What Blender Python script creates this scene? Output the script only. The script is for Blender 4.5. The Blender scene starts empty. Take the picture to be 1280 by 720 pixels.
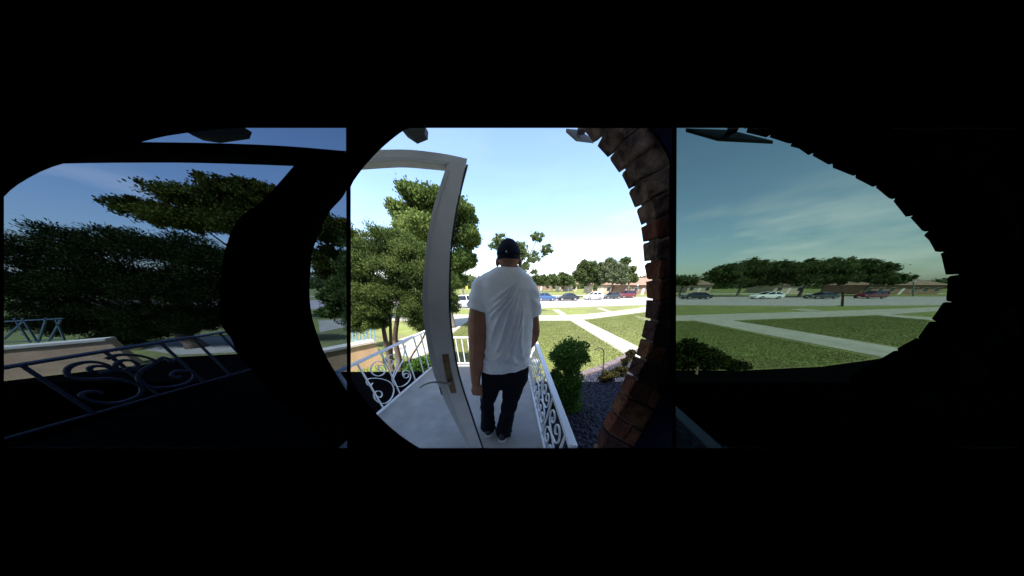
import bpy, bmesh, math, random
import numpy as np
from mathutils import Vector, Matrix
from math import sin, cos, pi, radians, tan

# ---------------------------------------------------------------- camera / world / sun / exposure
SC = bpy.context.scene
C = SC.collection
PITCH = radians(30.0); FPX = 205.5; HOR = 356.0
CAMZ = 1.53
PY0 = HOR + FPX * tan(PITCH)             # picture row (1280x720) of the optical axis
cam = bpy.data.cameras.new('camera'); camo = bpy.data.objects.new('camera', cam); C.objects.link(camo)
camo.location = (0, 0, CAMZ); camo.rotation_euler = (radians(90) - PITCH, 0, 0)
cam.sensor_fit = 'HORIZONTAL'; cam.sensor_width = 36.0; cam.lens = 36.0 * FPX / 1280.0
cam.shift_y = (PY0 - 360.0) / 1280.0
cam.clip_start = 0.02; cam.clip_end = 6000
SC.camera = camo

SUN_EL = radians(60); SUN_AZ = radians(12)          # sun behind the camera, a little to its left
sdir = Vector((-sin(SUN_AZ) * cos(SUN_EL), -cos(SUN_AZ) * cos(SUN_EL), sin(SUN_EL)))
sun = bpy.data.lights.new('sun', 'SUN'); suno = bpy.data.objects.new('sun', sun); C.objects.link(suno)
sun.energy = 3.9; sun.angle = radians(0.5); sun.color = (1.0, 0.955, 0.88)
suno.rotation_euler = sdir.to_track_quat('Z', 'Y').to_euler()
suno.location = (0, -5, 30)

W = bpy.data.worlds.new("World"); SC.world = W; W.use_nodes = True
wn = W.node_tree.nodes; wl = W.node_tree.links
for n in list(wn): wn.remove(n)
def wnode(t, **kw):
    n = wn.new(t)
    for k, v in kw.items(): setattr(n, k, v)
    return n
w_out = wnode('ShaderNodeOutputWorld'); w_bg = wnode('ShaderNodeBackground')
w_bg.inputs['Strength'].default_value = 0.13
sky = wnode('ShaderNodeTexSky', sky_type='NISHITA'); sky.sun_disc = False
sky.sun_elevation = SUN_EL; sky.sun_rotation = math.atan2(sdir.x, sdir.y)
sky.air_density = 1.0; sky.dust_density = 1.0; sky.ozone_density = 2.6
w_tc = wnode('ShaderNodeTexCoord')
w_sep = wnode('ShaderNodeSeparateXYZ'); wl.new(w_tc.outputs['Generated'], w_sep.inputs[0])
# thin cirrus and low cloud: noise on the direction, flattened
w_map = wnode('ShaderNodeMapping'); w_map.inputs['Scale'].default_value = (2.2, 2.2, 9.0)
w_map.inputs['Location'].default_value = (0.35, 0.1, 0.0)
wl.new(w_tc.outputs['Generated'], w_map.inputs[0])
w_no = wnode('ShaderNodeTexNoise'); w_no.inputs['Scale'].default_value = 1.6; w_no.inputs['Detail'].default_value = 7; w_no.inputs['Roughness'].default_value = 0.55
wl.new(w_map.outputs[0], w_no.inputs['Vector'])
w_r = wnode('ShaderNodeValToRGB'); w_r.color_ramp.elements[0].position = 0.48; w_r.color_ramp.elements[1].position = 0.66
wl.new(w_no.outputs['Fac'], w_r.inputs[0])
w_fall = wnode('ShaderNodeMapRange'); w_fall.inputs['From Min'].default_value = 0.12; w_fall.inputs['From Max'].default_value = 0.25
w_fall.inputs['To Min'].default_value = 1.0; w_fall.inputs['To Max'].default_value = 0.03
wl.new(w_sep.outputs['Z'], w_fall.inputs['Value'])
w_mul = wnode('ShaderNodeMath', operation='MULTIPLY'); wl.new(w_r.outputs['Color'], w_mul.inputs[0]); wl.new(w_fall.outputs[0], w_mul.inputs[1])
w_mul2 = wnode('ShaderNodeMath', operation='MULTIPLY'); wl.new(w_mul.outputs[0], w_mul2.inputs[0]); w_mul2.inputs[1].default_value = 0.5
w_mix = wnode('ShaderNodeMix', data_type='RGBA'); wl.new(w_mul2.outputs[0], w_mix.inputs['Factor'])
wl.new(sky.outputs[0], w_mix.inputs['A']); w_mix.inputs['B'].default_value = (8.8, 8.2, 8.3, 1)
wl.new(w_mix.outputs['Result'], w_bg.inputs['Color']); wl.new(w_bg.outputs[0], w_out.inputs['Surface'])

SC.view_settings.view_transform = 'Standard'; SC.view_settings.look = 'None'
SC.view_settings.exposure = 1.52; SC.view_settings.gamma = 1.0
SC.view_settings.use_curve_mapping = False
SC.render.engine = 'CYCLES'
SC.cycles.max_bounces = 8; SC.cycles.transparent_max_bounces = 12

# ---------------------------------------------------------------- picture-to-world helpers (used only to measure the place)
EYE = Vector((0, 0, CAMZ))
FWD = Vector((0, cos(PITCH), -sin(PITCH))); UPV = Vector((0, sin(PITCH), cos(PITCH)))
def ray(px, py): return FWD * FPX + Vector((1, 0, 0)) * (px - 640.0) - UPV * (py - PY0)
def at(px, py, Y):
    d = ray(px, py); return EYE + d * (Y / d.y)
def atz(px, py, z):
    d = ray(px, py); return EYE + d * ((z - CAMZ) / d.z)
def atpl(px, py, p, n):
    d = ray(px, py); return EYE + d * ((Vector(p) - EYE).dot(n) / d.dot(n))
def depth(p): return (Vector(p) - EYE).dot(FWD)
def m_of(px, p): return px * depth(p) / FPX
BREAK = [(-40, -0.6), (4.2, -0.6), (15.0, -1.04), (25.5, -1.45), (6000, -1.45)]
def tz(Y):
    for (a, za), (b, zb) in zip(BREAK, BREAK[1:]):
        if Y <= b: return za + (zb - za) * (Y - a) / (b - a)
    return BREAK[-1][1]
def gnd(px, py):
    d = ray(px, py); lo, hi = 0.3, 4000.0
    for _ in range(60):
        m = (lo + hi) / 2
        z = CAMZ + d.z * m / d.y
        if z > tz(m): lo = m
        else: hi = m
    p = EYE + d * (lo / d.y); p.z = tz(p.y); return p

# ---------------------------------------------------------------- materials
def mat(name, col, rough=0.7, col2=None, scale=20.0, bump=0.0, bscale=None, metallic=0.0, spec=None, detail=4, aniso=(1, 1, 1), lo=0.35, hi=0.65, col3=None, scale3=1.0):
    m = bpy.data.materials.new(name); m.use_nodes = True
    nt = m.node_tree; b = nt.nodes['Principled BSDF']
    b.inputs['Base Color'].default_value = (*col, 1); b.inputs['Roughness'].default_value = rough; b.inputs['Metallic'].default_value = metallic
    if spec is not None: b.inputs['Specular IOR Level'].default_value = spec
    tc = nt.nodes.new('ShaderNodeTexCoord'); mp = nt.nodes.new('ShaderNodeMapping'); mp.inputs['Scale'].default_value = aniso
    nt.links.new(tc.outputs['Object'], mp.inputs[0])
    if col2 is not None:
        no = nt.nodes.new('ShaderNodeTexNoise'); no.inputs['Scale'].default_value = scale; no.inputs['Detail'].default_value = detail; no.inputs['Roughness'].default_value = 0.6
        nt.links.new(mp.outputs[0], no.inputs['Vector'])
        rp = nt.nodes.new('ShaderNodeValToRGB'); rp.color_ramp.elements[0].position = lo; rp.color_ramp.elements[1].position = hi
        rp.color_ramp.elements[0].color = (*col, 1); rp.color_ramp.elements[1].color = (*col2, 1)
        nt.links.new(no.outputs['Fac'], rp.inputs[0]); outc = rp.outputs['Color']
        if col3 is not None:
            n3 = nt.nodes.new('ShaderNodeTexNoise'); n3.inputs['Scale'].default_value = scale3; n3.inputs['Detail'].default_value = 5
            nt.links.new(mp.outputs[0], n3.inputs['Vector'])
            r3 = nt.nodes.new('ShaderNodeValToRGB'); r3.color_ramp.elements[0].position = 0.45; r3.color_ramp.elements[1].position = 0.62
            nt.links.new(n3.outputs['Fac'], r3.inputs[0])
            mx = nt.nodes.new('ShaderNodeMix'); mx.data_type = 'RGBA'; nt.links.new(r3.outputs['Color'], mx.inputs['Factor'])
            nt.links.new(outc, mx.inputs['A']); mx.inputs['B'].default_value = (*col3, 1); outc = mx.outputs['Result']
        nt.links.new(outc, b.inputs['Base Color'])
    if bump > 0:
        n2 = nt.nodes.new('ShaderNodeTexNoise'); n2.inputs['Scale'].default_value = bscale or scale * 3; n2.inputs['Detail'].default_value = 5
        nt.links.new(mp.outputs[0], n2.inputs['Vector'])
        bp = nt.nodes.new('ShaderNodeBump'); bp.inputs['Strength'].default_value = bump; bp.inputs['Distance'].default_value = 0.01
        nt.links.new(n2.outputs['Fac'], bp.inputs['Height']); nt.links.new(bp.outputs[0], b.inputs['Normal'])
    return m
def leafmat(name, a, b_, trans=0.25):
    m = bpy.data.materials.new(name); m.use_nodes = True; nt = m.node_tree
    b = nt.nodes['Principled BSDF']; b.inputs['Roughness'].default_value = 0.8; b.inputs['Specular IOR Level'].default_value = 0.1
    at_ = nt.nodes.new('ShaderNodeAttribute'); at_.attribute_name = 'tint'
    rp = nt.nodes.new('ShaderNodeValToRGB'); rp.color_ramp.elements[0].color = (*a, 1); rp.color_ramp.elements[1].color = (*b_, 1)
    nt.links.new(at_.outputs['Fac'], rp.inputs[0]); nt.links.new(rp.outputs[0], b.inputs['Base Color'])
    tr = nt.nodes.new('ShaderNodeBsdfTranslucent'); nt.links.new(rp.outputs[0], tr.inputs['Color'])
    mx = nt.nodes.new('ShaderNodeMixShader'); mx.inputs[0].default_value = trans
    nt.links.new(b.outputs[0], mx.inputs[1]); nt.links.new(tr.outputs[0], mx.inputs[2])
    nt.links.new(mx.outputs[0], nt.nodes['Material Output'].inputs['Surface']); return m
def tintglass(name, col):
    m = bpy.data.materials.new(name); m.use_nodes = True; nt = m.node_tree
    for n in list(nt.nodes):
        if n.type != 'OUTPUT_MATERIAL': nt.nodes.remove(n)
    out = [n for n in nt.nodes if n.type == 'OUTPUT_MATERIAL'][0]
    t = nt.nodes.new('ShaderNodeBsdfTransparent'); t.inputs[0].default_value = (*col, 1)
    g = nt.nodes.new('ShaderNodeBsdfGlossy'); g.inputs['Roughness'].default_value = 0.02
    mx = nt.nodes.new('ShaderNodeMixShader'); mx.inputs[0].default_value = 0.03
    nt.links.new(t.outputs[0], mx.inputs[1]); nt.links.new(g.outputs[0], mx.inputs[2]); nt.links.new(mx.outputs[0], out.inputs['Surface'])
    return m
M = {}
M['grass'] = mat('lawn grass', (0.145, 0.175, 0.045), 0.9, (0.215, 0.24, 0.080), 1.3, 0.6, 40, detail=8, spec=0.1, col3=(0.17, 0.17, 0.07), scale3=0.35)
M['field'] = M['grass']
M['asphalt'] = mat('pale street concrete', (0.31, 0.285, 0.275), 0.85, (0.38, 0.35, 0.34), 0.9, 0.2, 60, detail=6, spec=0.2)
M['walk'] = mat('sidewalk concrete', (0.30, 0.285, 0.235), 0.85, (0.39, 0.37, 0.31), 1.5, 0.2, 80, detail=6, spec=0.2)
M['porch'] = mat('painted porch concrete', (0.31, 0.295, 0.28), 0.75, (0.40, 0.385, 0.365), 5, 0.3, 90, detail=9, spec=0.15, col3=(0.29, 0.275, 0.26), scale3=1.2)
M['slate'] = mat('dark slate', (0.002, 0.002, 0.0025), 0.95, (0.004, 0.004, 0.005), 6, 0.2, spec=0.01)  # shade on the left porch floor, put into the colour
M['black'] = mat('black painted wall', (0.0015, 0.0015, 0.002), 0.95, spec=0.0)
M['blackmetal'] = mat('black door paint', (0.002, 0.002, 0.003), 0.8, spec=0.03)  # the door's silhouette darkness is put into its colour
M['soffit'] = mat('soffit board', (0.62, 0.60, 0.57), 0.8)
M['siding'] = mat('pale siding', (0.76, 0.76, 0.80), 0.8, (0.82, 0.82, 0.86), 3)  # unseen reflector face, pale to bounce light under the eave
M['white'] = mat('white iron paint', (0.72, 0.72, 0.74), 0.45, (0.80, 0.80, 0.81), 30, 0.15, 60)
M['darkiron'] = mat('slate blue iron paint', (0.045, 0.048, 0.075), 0.5, (0.065, 0.068, 0.10), 30)  # white railing darkened in colour to look dim
M['door'] = mat('grey white door paint', (0.54, 0.515, 0.49), 0.55, (0.64, 0.615, 0.595), 5, 0.08, 60, detail=8)
M['doorlip'] = mat('door bead paint', (0.50, 0.485, 0.465), 0.5)
M['rubber'] = mat('black weather strip', (0.008, 0.008, 0.014), 0.6)
M['brass'] = mat('worn brass', (0.26, 0.17, 0.07), 0.45, (0.10, 0.07, 0.04), 90, 0.2, metallic=0.75)
M['nickel'] = mat('dull nickel', (0.30, 0.28, 0.25), 0.35, metallic=0.9)
M['mortar'] = mat('grey mortar', (0.30, 0.225, 0.185), 0.95, (0.19, 0.14, 0.115), 60, 0.5)
M['brick'] = mat('brown red brick', (0.21, 0.072, 0.042), 0.9, (0.085, 0.032, 0.020), 28, 0.9, 70, spec=0.15)
M['brick2'] = mat('dark umber brick', (0.095, 0.044, 0.034), 0.9, (0.04, 0.02, 0.018), 28, 0.9, 70, spec=0.15)
M['brick3'] = mat('grey brown brick', (0.26, 0.165, 0.125), 0.9, (0.045, 0.028, 0.025), 30, 1.0, 60, spec=0.15)
M['navyjamb'] = mat('dark navy jamb paint', (0.004, 0.005, 0.016), 0.9, spec=0.02)  # lens fall-off at the corners, painted as navy
M['sootbrick'] = mat('soot black brick', (0.0035, 0.0025, 0.0025), 0.95, (0.006, 0.004, 0.004), 20, 0.5, spec=0.02)  # near-black brick copy: silhouette shade painted into the colour
M['sootmortar'] = mat('soot black mortar', (0.002, 0.002, 0.002), 0.95, spec=0.0)  # mortar blackened the same way, as painted shade
M['blacksoil'] = mat('black mulch', (0.0015, 0.0015, 0.002), 0.98, spec=0.0)  # black colour stands in for deep shade on the ground
M['brick4'] = mat('orange brown brick', (0.26, 0.11, 0.05), 0.9, (0.08, 0.034, 0.022), 26, 1.0, 60, spec=0.15)
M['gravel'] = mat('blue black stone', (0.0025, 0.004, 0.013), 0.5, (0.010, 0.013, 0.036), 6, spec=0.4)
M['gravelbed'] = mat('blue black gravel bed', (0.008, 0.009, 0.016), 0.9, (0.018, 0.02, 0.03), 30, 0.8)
M['paver'] = mat('mauve grey edging', (0.10, 0.078, 0.085), 0.9, (0.17, 0.13, 0.135), 14, 0.4)
M['tan'] = mat('tan concrete', (0.56, 0.37, 0.22), 0.9, (0.66, 0.45, 0.28), 4, 0.3, 40, spec=0.1)
M['cap'] = mat('pale coping', (0.58, 0.53, 0.45), 0.9, (0.66, 0.61, 0.53), 6, 0.2)
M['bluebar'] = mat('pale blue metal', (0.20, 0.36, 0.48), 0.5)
M['bluebardim'] = mat('dull blue metal', (0.06, 0.10, 0.15), 0.6)  # darker copy of the pale blue, dimness painted in
M['bark'] = mat('brown bark', (0.10, 0.065, 0.045), 0.95, (0.19, 0.13, 0.095), 10, 1.0, 30, aniso=(1, 1, 0.25))
M['barkgrey'] = mat('grey bark', (0.10, 0.085, 0.07), 0.95, (0.17, 0.15, 0.12), 4, 0.8, 12, aniso=(1, 1, 0.3))
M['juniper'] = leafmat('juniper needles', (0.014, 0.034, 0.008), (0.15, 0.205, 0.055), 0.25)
M['darkjuniper'] = leafmat('dark evergreen needles', (0.002, 0.004, 0.001), (0.022, 0.038, 0.004), 0.1)  # juniper leaves with the dim side view painted in
M['darkmaple'] = leafmat('dark maple leaves', (0.006, 0.011, 0.002), (0.085, 0.10, 0.014), 0.15)  # maple leaves darkened to paint in the dim view
M['maple'] = leafmat('maple leaves', (0.026, 0.058, 0.010), (0.18, 0.235, 0.065), 0.35)
M['park'] = leafmat('park tree leaves', (0.035, 0.06, 0.02), (0.11, 0.14, 0.05), 0.25)
M['pale'] = leafmat('grey green leaves', (0.08, 0.11, 0.055), (0.17, 0.19, 0.10), 0.25)
M['airy'] = leafmat('airy tree leaves', (0.05, 0.085, 0.03), (0.16, 0.19, 0.07), 0.35)
M['box'] = leafmat('boxwood leaves', (0.024, 0.065, 0.010), (0.085, 0.18, 0.03), 0.2)
M['olive'] = leafmat('olive shrub leaves', (0.016, 0.016, 0.006), (0.055, 0.05, 0.015), 0.1)
M['blade'] = leafmat('grass blades', (0.175, 0.205, 0.065), (0.29, 0.31, 0.13), 0.35)
M['skin'] = mat('brown skin', (0.28, 0.115, 0.06), 0.5, (0.35, 0.150, 0.083), 12, 0.1, 120)
M['shirt'] = mat('white cotton', (0.82, 0.82, 0.86), 0.9, (0.88, 0.88, 0.91), 60, 0.15, 500, spec=0.15)
M['denim'] = mat('navy denim', (0.002, 0.0025, 0.006), 0.9, (0.007, 0.008, 0.015), 14, 0.3, 300, spec=0.15)
M['capcloth'] = mat('navy cap cloth', (0.006, 0.007, 0.016), 0.85, (0.010, 0.012, 0.025), 80, 0.2, 300, spec=0.15)
M['sole'] = mat('white rubber sole', (0.68, 0.68, 0.68), 0.6)
M['shoe'] = mat('dark sneaker', (0.03, 0.03, 0.04), 0.7)
M['phone'] = mat('black phone', (0.01, 0.01, 0.012), 0.2)
M['tyre'] = mat('tyre', (0.012, 0.012, 0.013), 0.85)
M['rim'] = mat('wheel rim', (0.5, 0.5, 0.52), 0.3, metallic=0.8)
M['glassdark'] = mat('car glass', (0.012, 0.016, 0.02), 0.08, spec=0.8)
M['lampglass'] = mat('headlamp', (0.7, 0.7, 0.72), 0.2)
M['lampred'] = mat('tail lamp', (0.35, 0.01, 0.01), 0.25)
M['pane_l'] = tintglass('dark blue tinted glass', (0.37, 0.425, 0.495))
M['pane_r'] = tintglass('dark grey tinted glass', (0.375, 0.445, 0.41))
M['roofbrown'] = mat('brown shingles', (0.19, 0.12, 0.085), 0.95, (0.26, 0.17, 0.125), 3, 0.5, 8)
M['housebrick'] = mat('house brick', (0.22, 0.13, 0.085), 0.95, (0.28, 0.17, 0.115), 2)
M['housetan'] = mat('house tan wall', (0.46, 0.36, 0.26), 0.95)
M['windark'] = mat('window glass', (0.03, 0.035, 0.045), 0.1, spec=0.8)
M['wtrim'] = mat('window trim', (0.65, 0.63, 0.6), 0.7)
M['pole'] = mat('grey pole', (0.22, 0.22, 0.2), 0.6)
M['woodpost'] = mat('dark wood post', (0.06, 0.035, 0.02), 0.9)
M['yellow'] = mat('yellow sign paint', (0.65, 0.42, 0.05), 0.6)
M['lampgrey'] = mat('grey brown lamp housing', (0.20, 0.175, 0.17), 0.6)
M['lampdark'] = mat('dark lamp housing', (0.02, 0.018, 0.02), 0.6)
def paint(name, c, c2=None):
    m = mat(name, c, 0.3, spec=0.6); m.node_tree.nodes['Principled BSDF'].inputs['Coat Weight'].default_value = 0.5; return m

# ---------------------------------------------------------------- object helpers
def link(o, parent=None):
    C.objects.link(o)
    if parent is not None: o.parent = parent
    return o
def thing(name, label, cat, loc=(0, 0, 0), group=None):
    o = bpy.data.objects.new(name, None); o.empty_display_size = 0.1; o.location = loc; C.objects.link(o)
    o['label'] = label; o['category'] = cat
    if group: o['group'] = group
    return o
def tag(o, label=None, cat=None, group=None, kind=None):
    if label: o['label'] = label
    if cat: o['category'] = cat
    if group: o['group'] = group
    if kind: o['kind'] = kind
    return o
def base_of(parent):
    v = Vector((0, 0, 0))
    while parent is not None: v += Vector(parent.location); parent = parent.parent
    return v
def from_bm(name, bm, m, parent=None, smooth=False, label=None, recalc=True):
    """the bmesh is in world coordinates; the object is placed at its own base point"""
    if recalc: bmesh.ops.recalc_face_normals(bm, faces=bm.faces)
    me = bpy.data.meshes.new(name)
    if smooth:
        for f in bm.faces: f.smooth = True
    if parent is not None:
        off = base_of(parent)
    else:
        vs = [v.co for v in bm.verts]
        off = Vector((sum(v.x for v in vs) / len(vs), sum(v.y for v in vs) / len(vs), min(v.z for v in vs)))
    for v in bm.verts: v.co -= off
    bm.to_mesh(me); bm.free()
    me.materials.append(m)
    o = bpy.data.objects.new(name, me)
    if parent is None: o.location = off
    link(o, parent)
    if label: o['label'] = label
    return o
def np_obj(name, V, nv, m, parent=None, tint=None, off=None):
    """V (n*nv,3) world coordinates; faces are consecutive runs of nv vertices"""
    V = np.asarray(V, dtype=np.float32); n = len(V) // nv
    o_ = np.array(base_of(parent)) if parent is not None else (np.array(off) if off is not None else np.zeros(3))
    V = V - o_.astype(np.float32)
    me = bpy.data.meshes.new(name)
    me.vertices.add(len(V)); me.vertices.foreach_set('co', V.ravel())
    me.loops.add(len(V)); me.loops.foreach_set('vertex_index', np.arange(len(V), dtype=np.int32))
    me.polygons.add(n); me.polygons.foreach_set('loop_start', np.arange(n, dtype=np.int32) * nv)
    try: me.polygons.foreach_set('loop_total', np.full(n, nv, dtype=np.int32))
    except Exception: pass
    me.update(calc_edges=True)
    if tint is not None:
        a = me.attributes.new('tint', 'FLOAT', 'POINT'); a.data.foreach_set('value', np.repeat(np.asarray(tint, dtype=np.float32), nv))
    me.materials.append(m)
    o = bpy.data.objects.new(name, me)
    if parent is None: o.location = o_.tolist()
    return link(o, parent)
def hexa(bm, p):            # 8 points: bottom ring 0-3, top ring 4-7
    v = [bm.verts.new(q) for q in p]
    for f in ((3, 2, 1, 0), (4, 5, 6, 7), (0, 1, 5, 4), (1, 2, 6, 5), (2, 3, 7, 6), (3, 0, 4, 7)): bm.faces.new([v[i] for i in f])
def box(bm, x0, x1, y0, y1, z0, z1):
    hexa(bm, [(x0, y0, z0), (x1, y0, z0), (x1, y1, z0), (x0, y1, z0), (x0, y0, z1), (x1, y0, z1), (x1, y1, z1), (x0, y1, z1)])
def tube(bm, pts, rad, n=8, closed=True, flat=None):
    pts = [Vector(p) for p in pts]
    if not hasattr(rad, '__len__'): rad = [rad] * len(pts)
    rings = []; ref = None
    for i, p in enumerate(pts):
        d = (pts[min(i + 1, len(pts) - 1)] - pts[max(i - 1, 0)])
        if d.length < 1e-9: d = Vector((0, 0, 1))
        d.normalize()
        if ref is None:
            ref = d.orthogonal().normalized()
            if flat is not None: ref = (Vector(flat) - d * d.dot(Vector(flat))).normalized()
        else: ref = (ref - d * d.dot(ref)).normalized()
        b = d.cross(ref)
        rings.append([bm.verts.new(p + (ref * cos(2 * pi * k / n) + b * sin(2 * pi * k / n)) * rad[i]) for k in range(n)])
    for a, b in zip(rings, rings[1:]):
        for k in range(n): bm.faces.new([a[k], a[(k + 1) % n], b[(k + 1) % n], b[k]])
    if closed: bm.faces.new(rings[0][::-1]); bm.faces.new(rings[-1])
def bar(bm, a, b, w, t, side):     # rectangular bar: w along side, t across
    a, b, side = Vector(a), Vector(b), Vector(side); d = (b - a).normalized()
    s = (side - d * d.dot(side)).normalized() * w / 2; u = d.cross(s).normalized() * t / 2
    hexa(bm, [a - s - u, a + s - u, a + s + u, a - s + u, b - s - u, b + s - u, b + s + u, b - s + u])
def strap(bm, pts, w, t, nrm):     # flat strip along a polyline; w across (in normal dir), t thickness in plane
    nrm = Vector(nrm).normalized(); pts = [Vector(p) for p in pts]; rings = []
    for i, p in enumerate(pts):
        d = (pts[min(i + 1, len(pts) - 1)] - pts[max(i - 1, 0)]).normalized(); s = d.cross(nrm).normalized()
        rings.append([bm.verts.new(p + nrm * a * w / 2 + s * b * t / 2) for a, b in ((-1, -1), (1, -1), (1, 1), (-1, 1))])
    for a, b in zip(rings, rings[1:]):
        for k in range(4): bm.faces.new([a[k], a[(k + 1) % 4], b[(k + 1) % 4], b[k]])
    bm.faces.new(rings[0][::-1]); bm.faces.new(rings[-1])
def smooth_poly(pts, n=6):         # Catmull-Rom
    pts = [Vector(p) for p in pts]; P = [pts[0] * 2 - pts[1]] + pts + [pts[-1] * 2 - pts[-2]]; out = []
    for i in range(1, len(P) - 2):
        a, b, c, d = P[i - 1], P[i], P[i + 1], P[i + 2]
        for k in range(n):
            t = k / n; out.append(0.5 * ((2 * b) + (c - a) * t + (2 * a - 5 * b + 4 * c - d) * t * t + (3 * b - a - 3 * c + d) * t ** 3))
    out.append(pts[-1]); return out
def prism(bm, ring, off):           # polygon ring extruded by vector
    a = [bm.verts.new(p) for p in ring]; b = [bm.verts.new(Vector(p) + off) for p in ring]; n = len(a)
    bm.faces.new(a[::-1]); bm.faces.new(b)
    for i in range(n): bm.faces.new([a[i], a[(i + 1) % n], b[(i + 1) % n], b[i]])
def ribbon(bm, left, right, off):   # two matching edge polylines -> a solid of that face, extruded by off (vector)
    off = Vector(off); L = [(bm.verts.new(p), bm.verts.new(Vector(p) + off)) for p in left]; R = [(bm.verts.new(p), bm.verts.new(Vector(p) + off)) for p in right]
    n = len(L)
    for i in range(n - 1):
        bm.faces.new([L[i][0], R[i][0], R[i + 1][0], L[i + 1][0]]); bm.faces.new([L[i][1], L[i + 1][1], R[i + 1][1], R[i][1]])
        bm.faces.new([L[i][0], L[i + 1][0], L[i + 1][1], L[i][1]]); bm.faces.new([R[i][0], R[i][1], R[i + 1][1], R[i + 1][0]])
    bm.faces.new([L[0][0], L[0][1], R[0][1], R[0][0]]); bm.faces.new([L[-1][0], R[-1][0], R[-1][1], L[-1][1]])
def bev(bm, w, seg=1):
    bmesh.ops.bevel(bm, geom=list(bm.edges), offset=w, segments=seg, affect='EDGES', clamp_overlap=True)
def ellipsoid(bm, c, r, sub=2, rot=None):
    m = Matrix.Translation(Vector(c)) @ (rot or Matrix.Identity(4)) @ Matrix.Diagonal((*r, 1))
    bmesh.ops.create_icosphere(bm, subdivisions=sub, radius=1, matrix=m)
def sheet(name, poly, m, off, kind='structure', thick=0.0, parent=None):
    """a ground sheet following the terrain: world xy polygon, cut where the slope changes"""
    bm = bmesh.new()
    vs = [bm.verts.new((p[0], p[1], 0)) for p in poly]; bm.faces.new(vs)
    bmesh.ops.triangulate(bm, faces=list(bm.faces))
    for Yb in [b[0] for b in BREAK[1:-1]]:
        bmesh.ops.bisect_plane(bm, geom=list(bm.verts) + list(bm.edges) + list(bm.faces), plane_co=(0, Yb, 0), plane_no=(0, 1, 0))
    for v in bm.verts: v.co.z = tz(v.co.y) + off
    bmesh.ops.recalc_face_normals(bm, faces=list(bm.faces))
    for f in bm.faces:
        if f.normal.z < 0: f.normal_flip()
    o = from_bm(name, bm, m, parent, recalc=False)
    if kind: o['kind'] = kind
    return o
def remeshed(name, bm, voxel, m, parent, fn=None, smooth_it=4, label=None):
    me = bpy.data.meshes.new('tmp'); bmesh.ops.recalc_face_normals(bm, faces=bm.faces); bm.to_mesh(me); bm.free()
    o = bpy.data.objects.new('tmp', me); C.objects.link(o)
    r = o.modifiers.new('r', 'REMESH'); r.mode = 'VOXEL'; r.voxel_size = voxel
    if smooth_it:
        s = o.modifiers.new('s', 'SMOOTH'); s.factor = 0.5; s.iterations = smooth_it
    dg = bpy.context.evaluated_depsgraph_get(); dg.update()
    me2 = bpy.data.meshes.new_from_object(o.evaluated_get(dg), depsgraph=dg)
    bpy.data.objects.remove(o); bpy.data.meshes.remove(me)
    n = len(me2.vertices); co = np.empty(n * 3, dtype=np.float32); me2.vertices.foreach_get('co', co); co = co.reshape(-1, 3)
    nr = np.empty(n * 3, dtype=np.float32); me2.vertices.foreach_get('normal', nr); nr = nr.reshape(-1, 3)
    if fn is not None: co = fn(co, nr)
    co = co - np.array(base_of(parent), dtype=np.float32)
    me2.vertices.foreach_set('co', co.astype(np.float32).ravel()); me2.update()
    me2.polygons.foreach_set('use_smooth', [True] * len(me2.polygons))
    me2.name = name; me2.materials.clear(); me2.materials.append(m)
    q = bpy.data.objects.new(name, me2); link(q, parent)
    if label: q['label'] = label
    return q

# ---------------------------------------------------------------- the setting: ground, street, walks, porch
bm = bmesh.new()
rows = [-30, 0.5, 2.5, 4.2, 8, 15.0, 20, 25.5, 40, 80, 200, 600, 2500]; cols = [-2500, -300, -80, -30, -10, -4, 0, 4, 10, 30, 80, 300, 2500]
grid = [[bm.verts.new((x, y, tz(y))) for x in cols] for y in rows]
for j in range(len(rows) - 1):
    for i in range(len(cols) - 1): bm.faces.new([grid[j][i], grid[j][i + 1], grid[j + 1][i + 1], grid[j + 1][i]])
tag(from_bm('ground', bm, M['grass'], None, recalc=False), kind='structure')

def gp(*pts): return [gnd(x, y) for x, y in pts]
# street: far kerb line and near kerb line (picture rows), one straight road turning slightly away to the right
far = gp((20, 376.0), (437, 375.6), (640, 375), (720, 374), (806, 371.5), (1000, 371.3), (1275, 371))
near = gp((1275, 381.5), (1000, 383), (806, 381.5), (720, 384.5), (640, 386), (437, 387), (20, 387.5))
sheet('street', far + near, M['asphalt'], 0.004)
# kerbs along both sides
def kerb(line, name='kerb'):
    bm = bmesh.new()
    for a, b in zip(line, line[1:]):
        d = (b - a); d.z = 0; d.normalize(); s = Vector((-d.y, d.x, 0)) * 0.09
        q = [a - s, b - s, b + s, a + s]
        hexa(bm, [Vector((p.x, p.y, tz(p.y) - 0.05)) for p in q] + [Vector((p.x, p.y, tz(p.y) + 0.12)) for p in q])
    tag(from_bm(name, bm, M['walk']), kind='structure')
kerb(far); kerb(near)
# far sidewalk beyond the parked cars
fs1 = gp((20, 370.0), (640, 369.6), (720, 368.8), (806, 366.8), (1275, 366.5)); fs2 = gp((1275, 367.6), (806, 368.0), (720, 370.2), (640, 371), (20, 371.4))
sheet('far_sidewalk', fs1 + fs2, M['walk'], 0.006)
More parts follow.
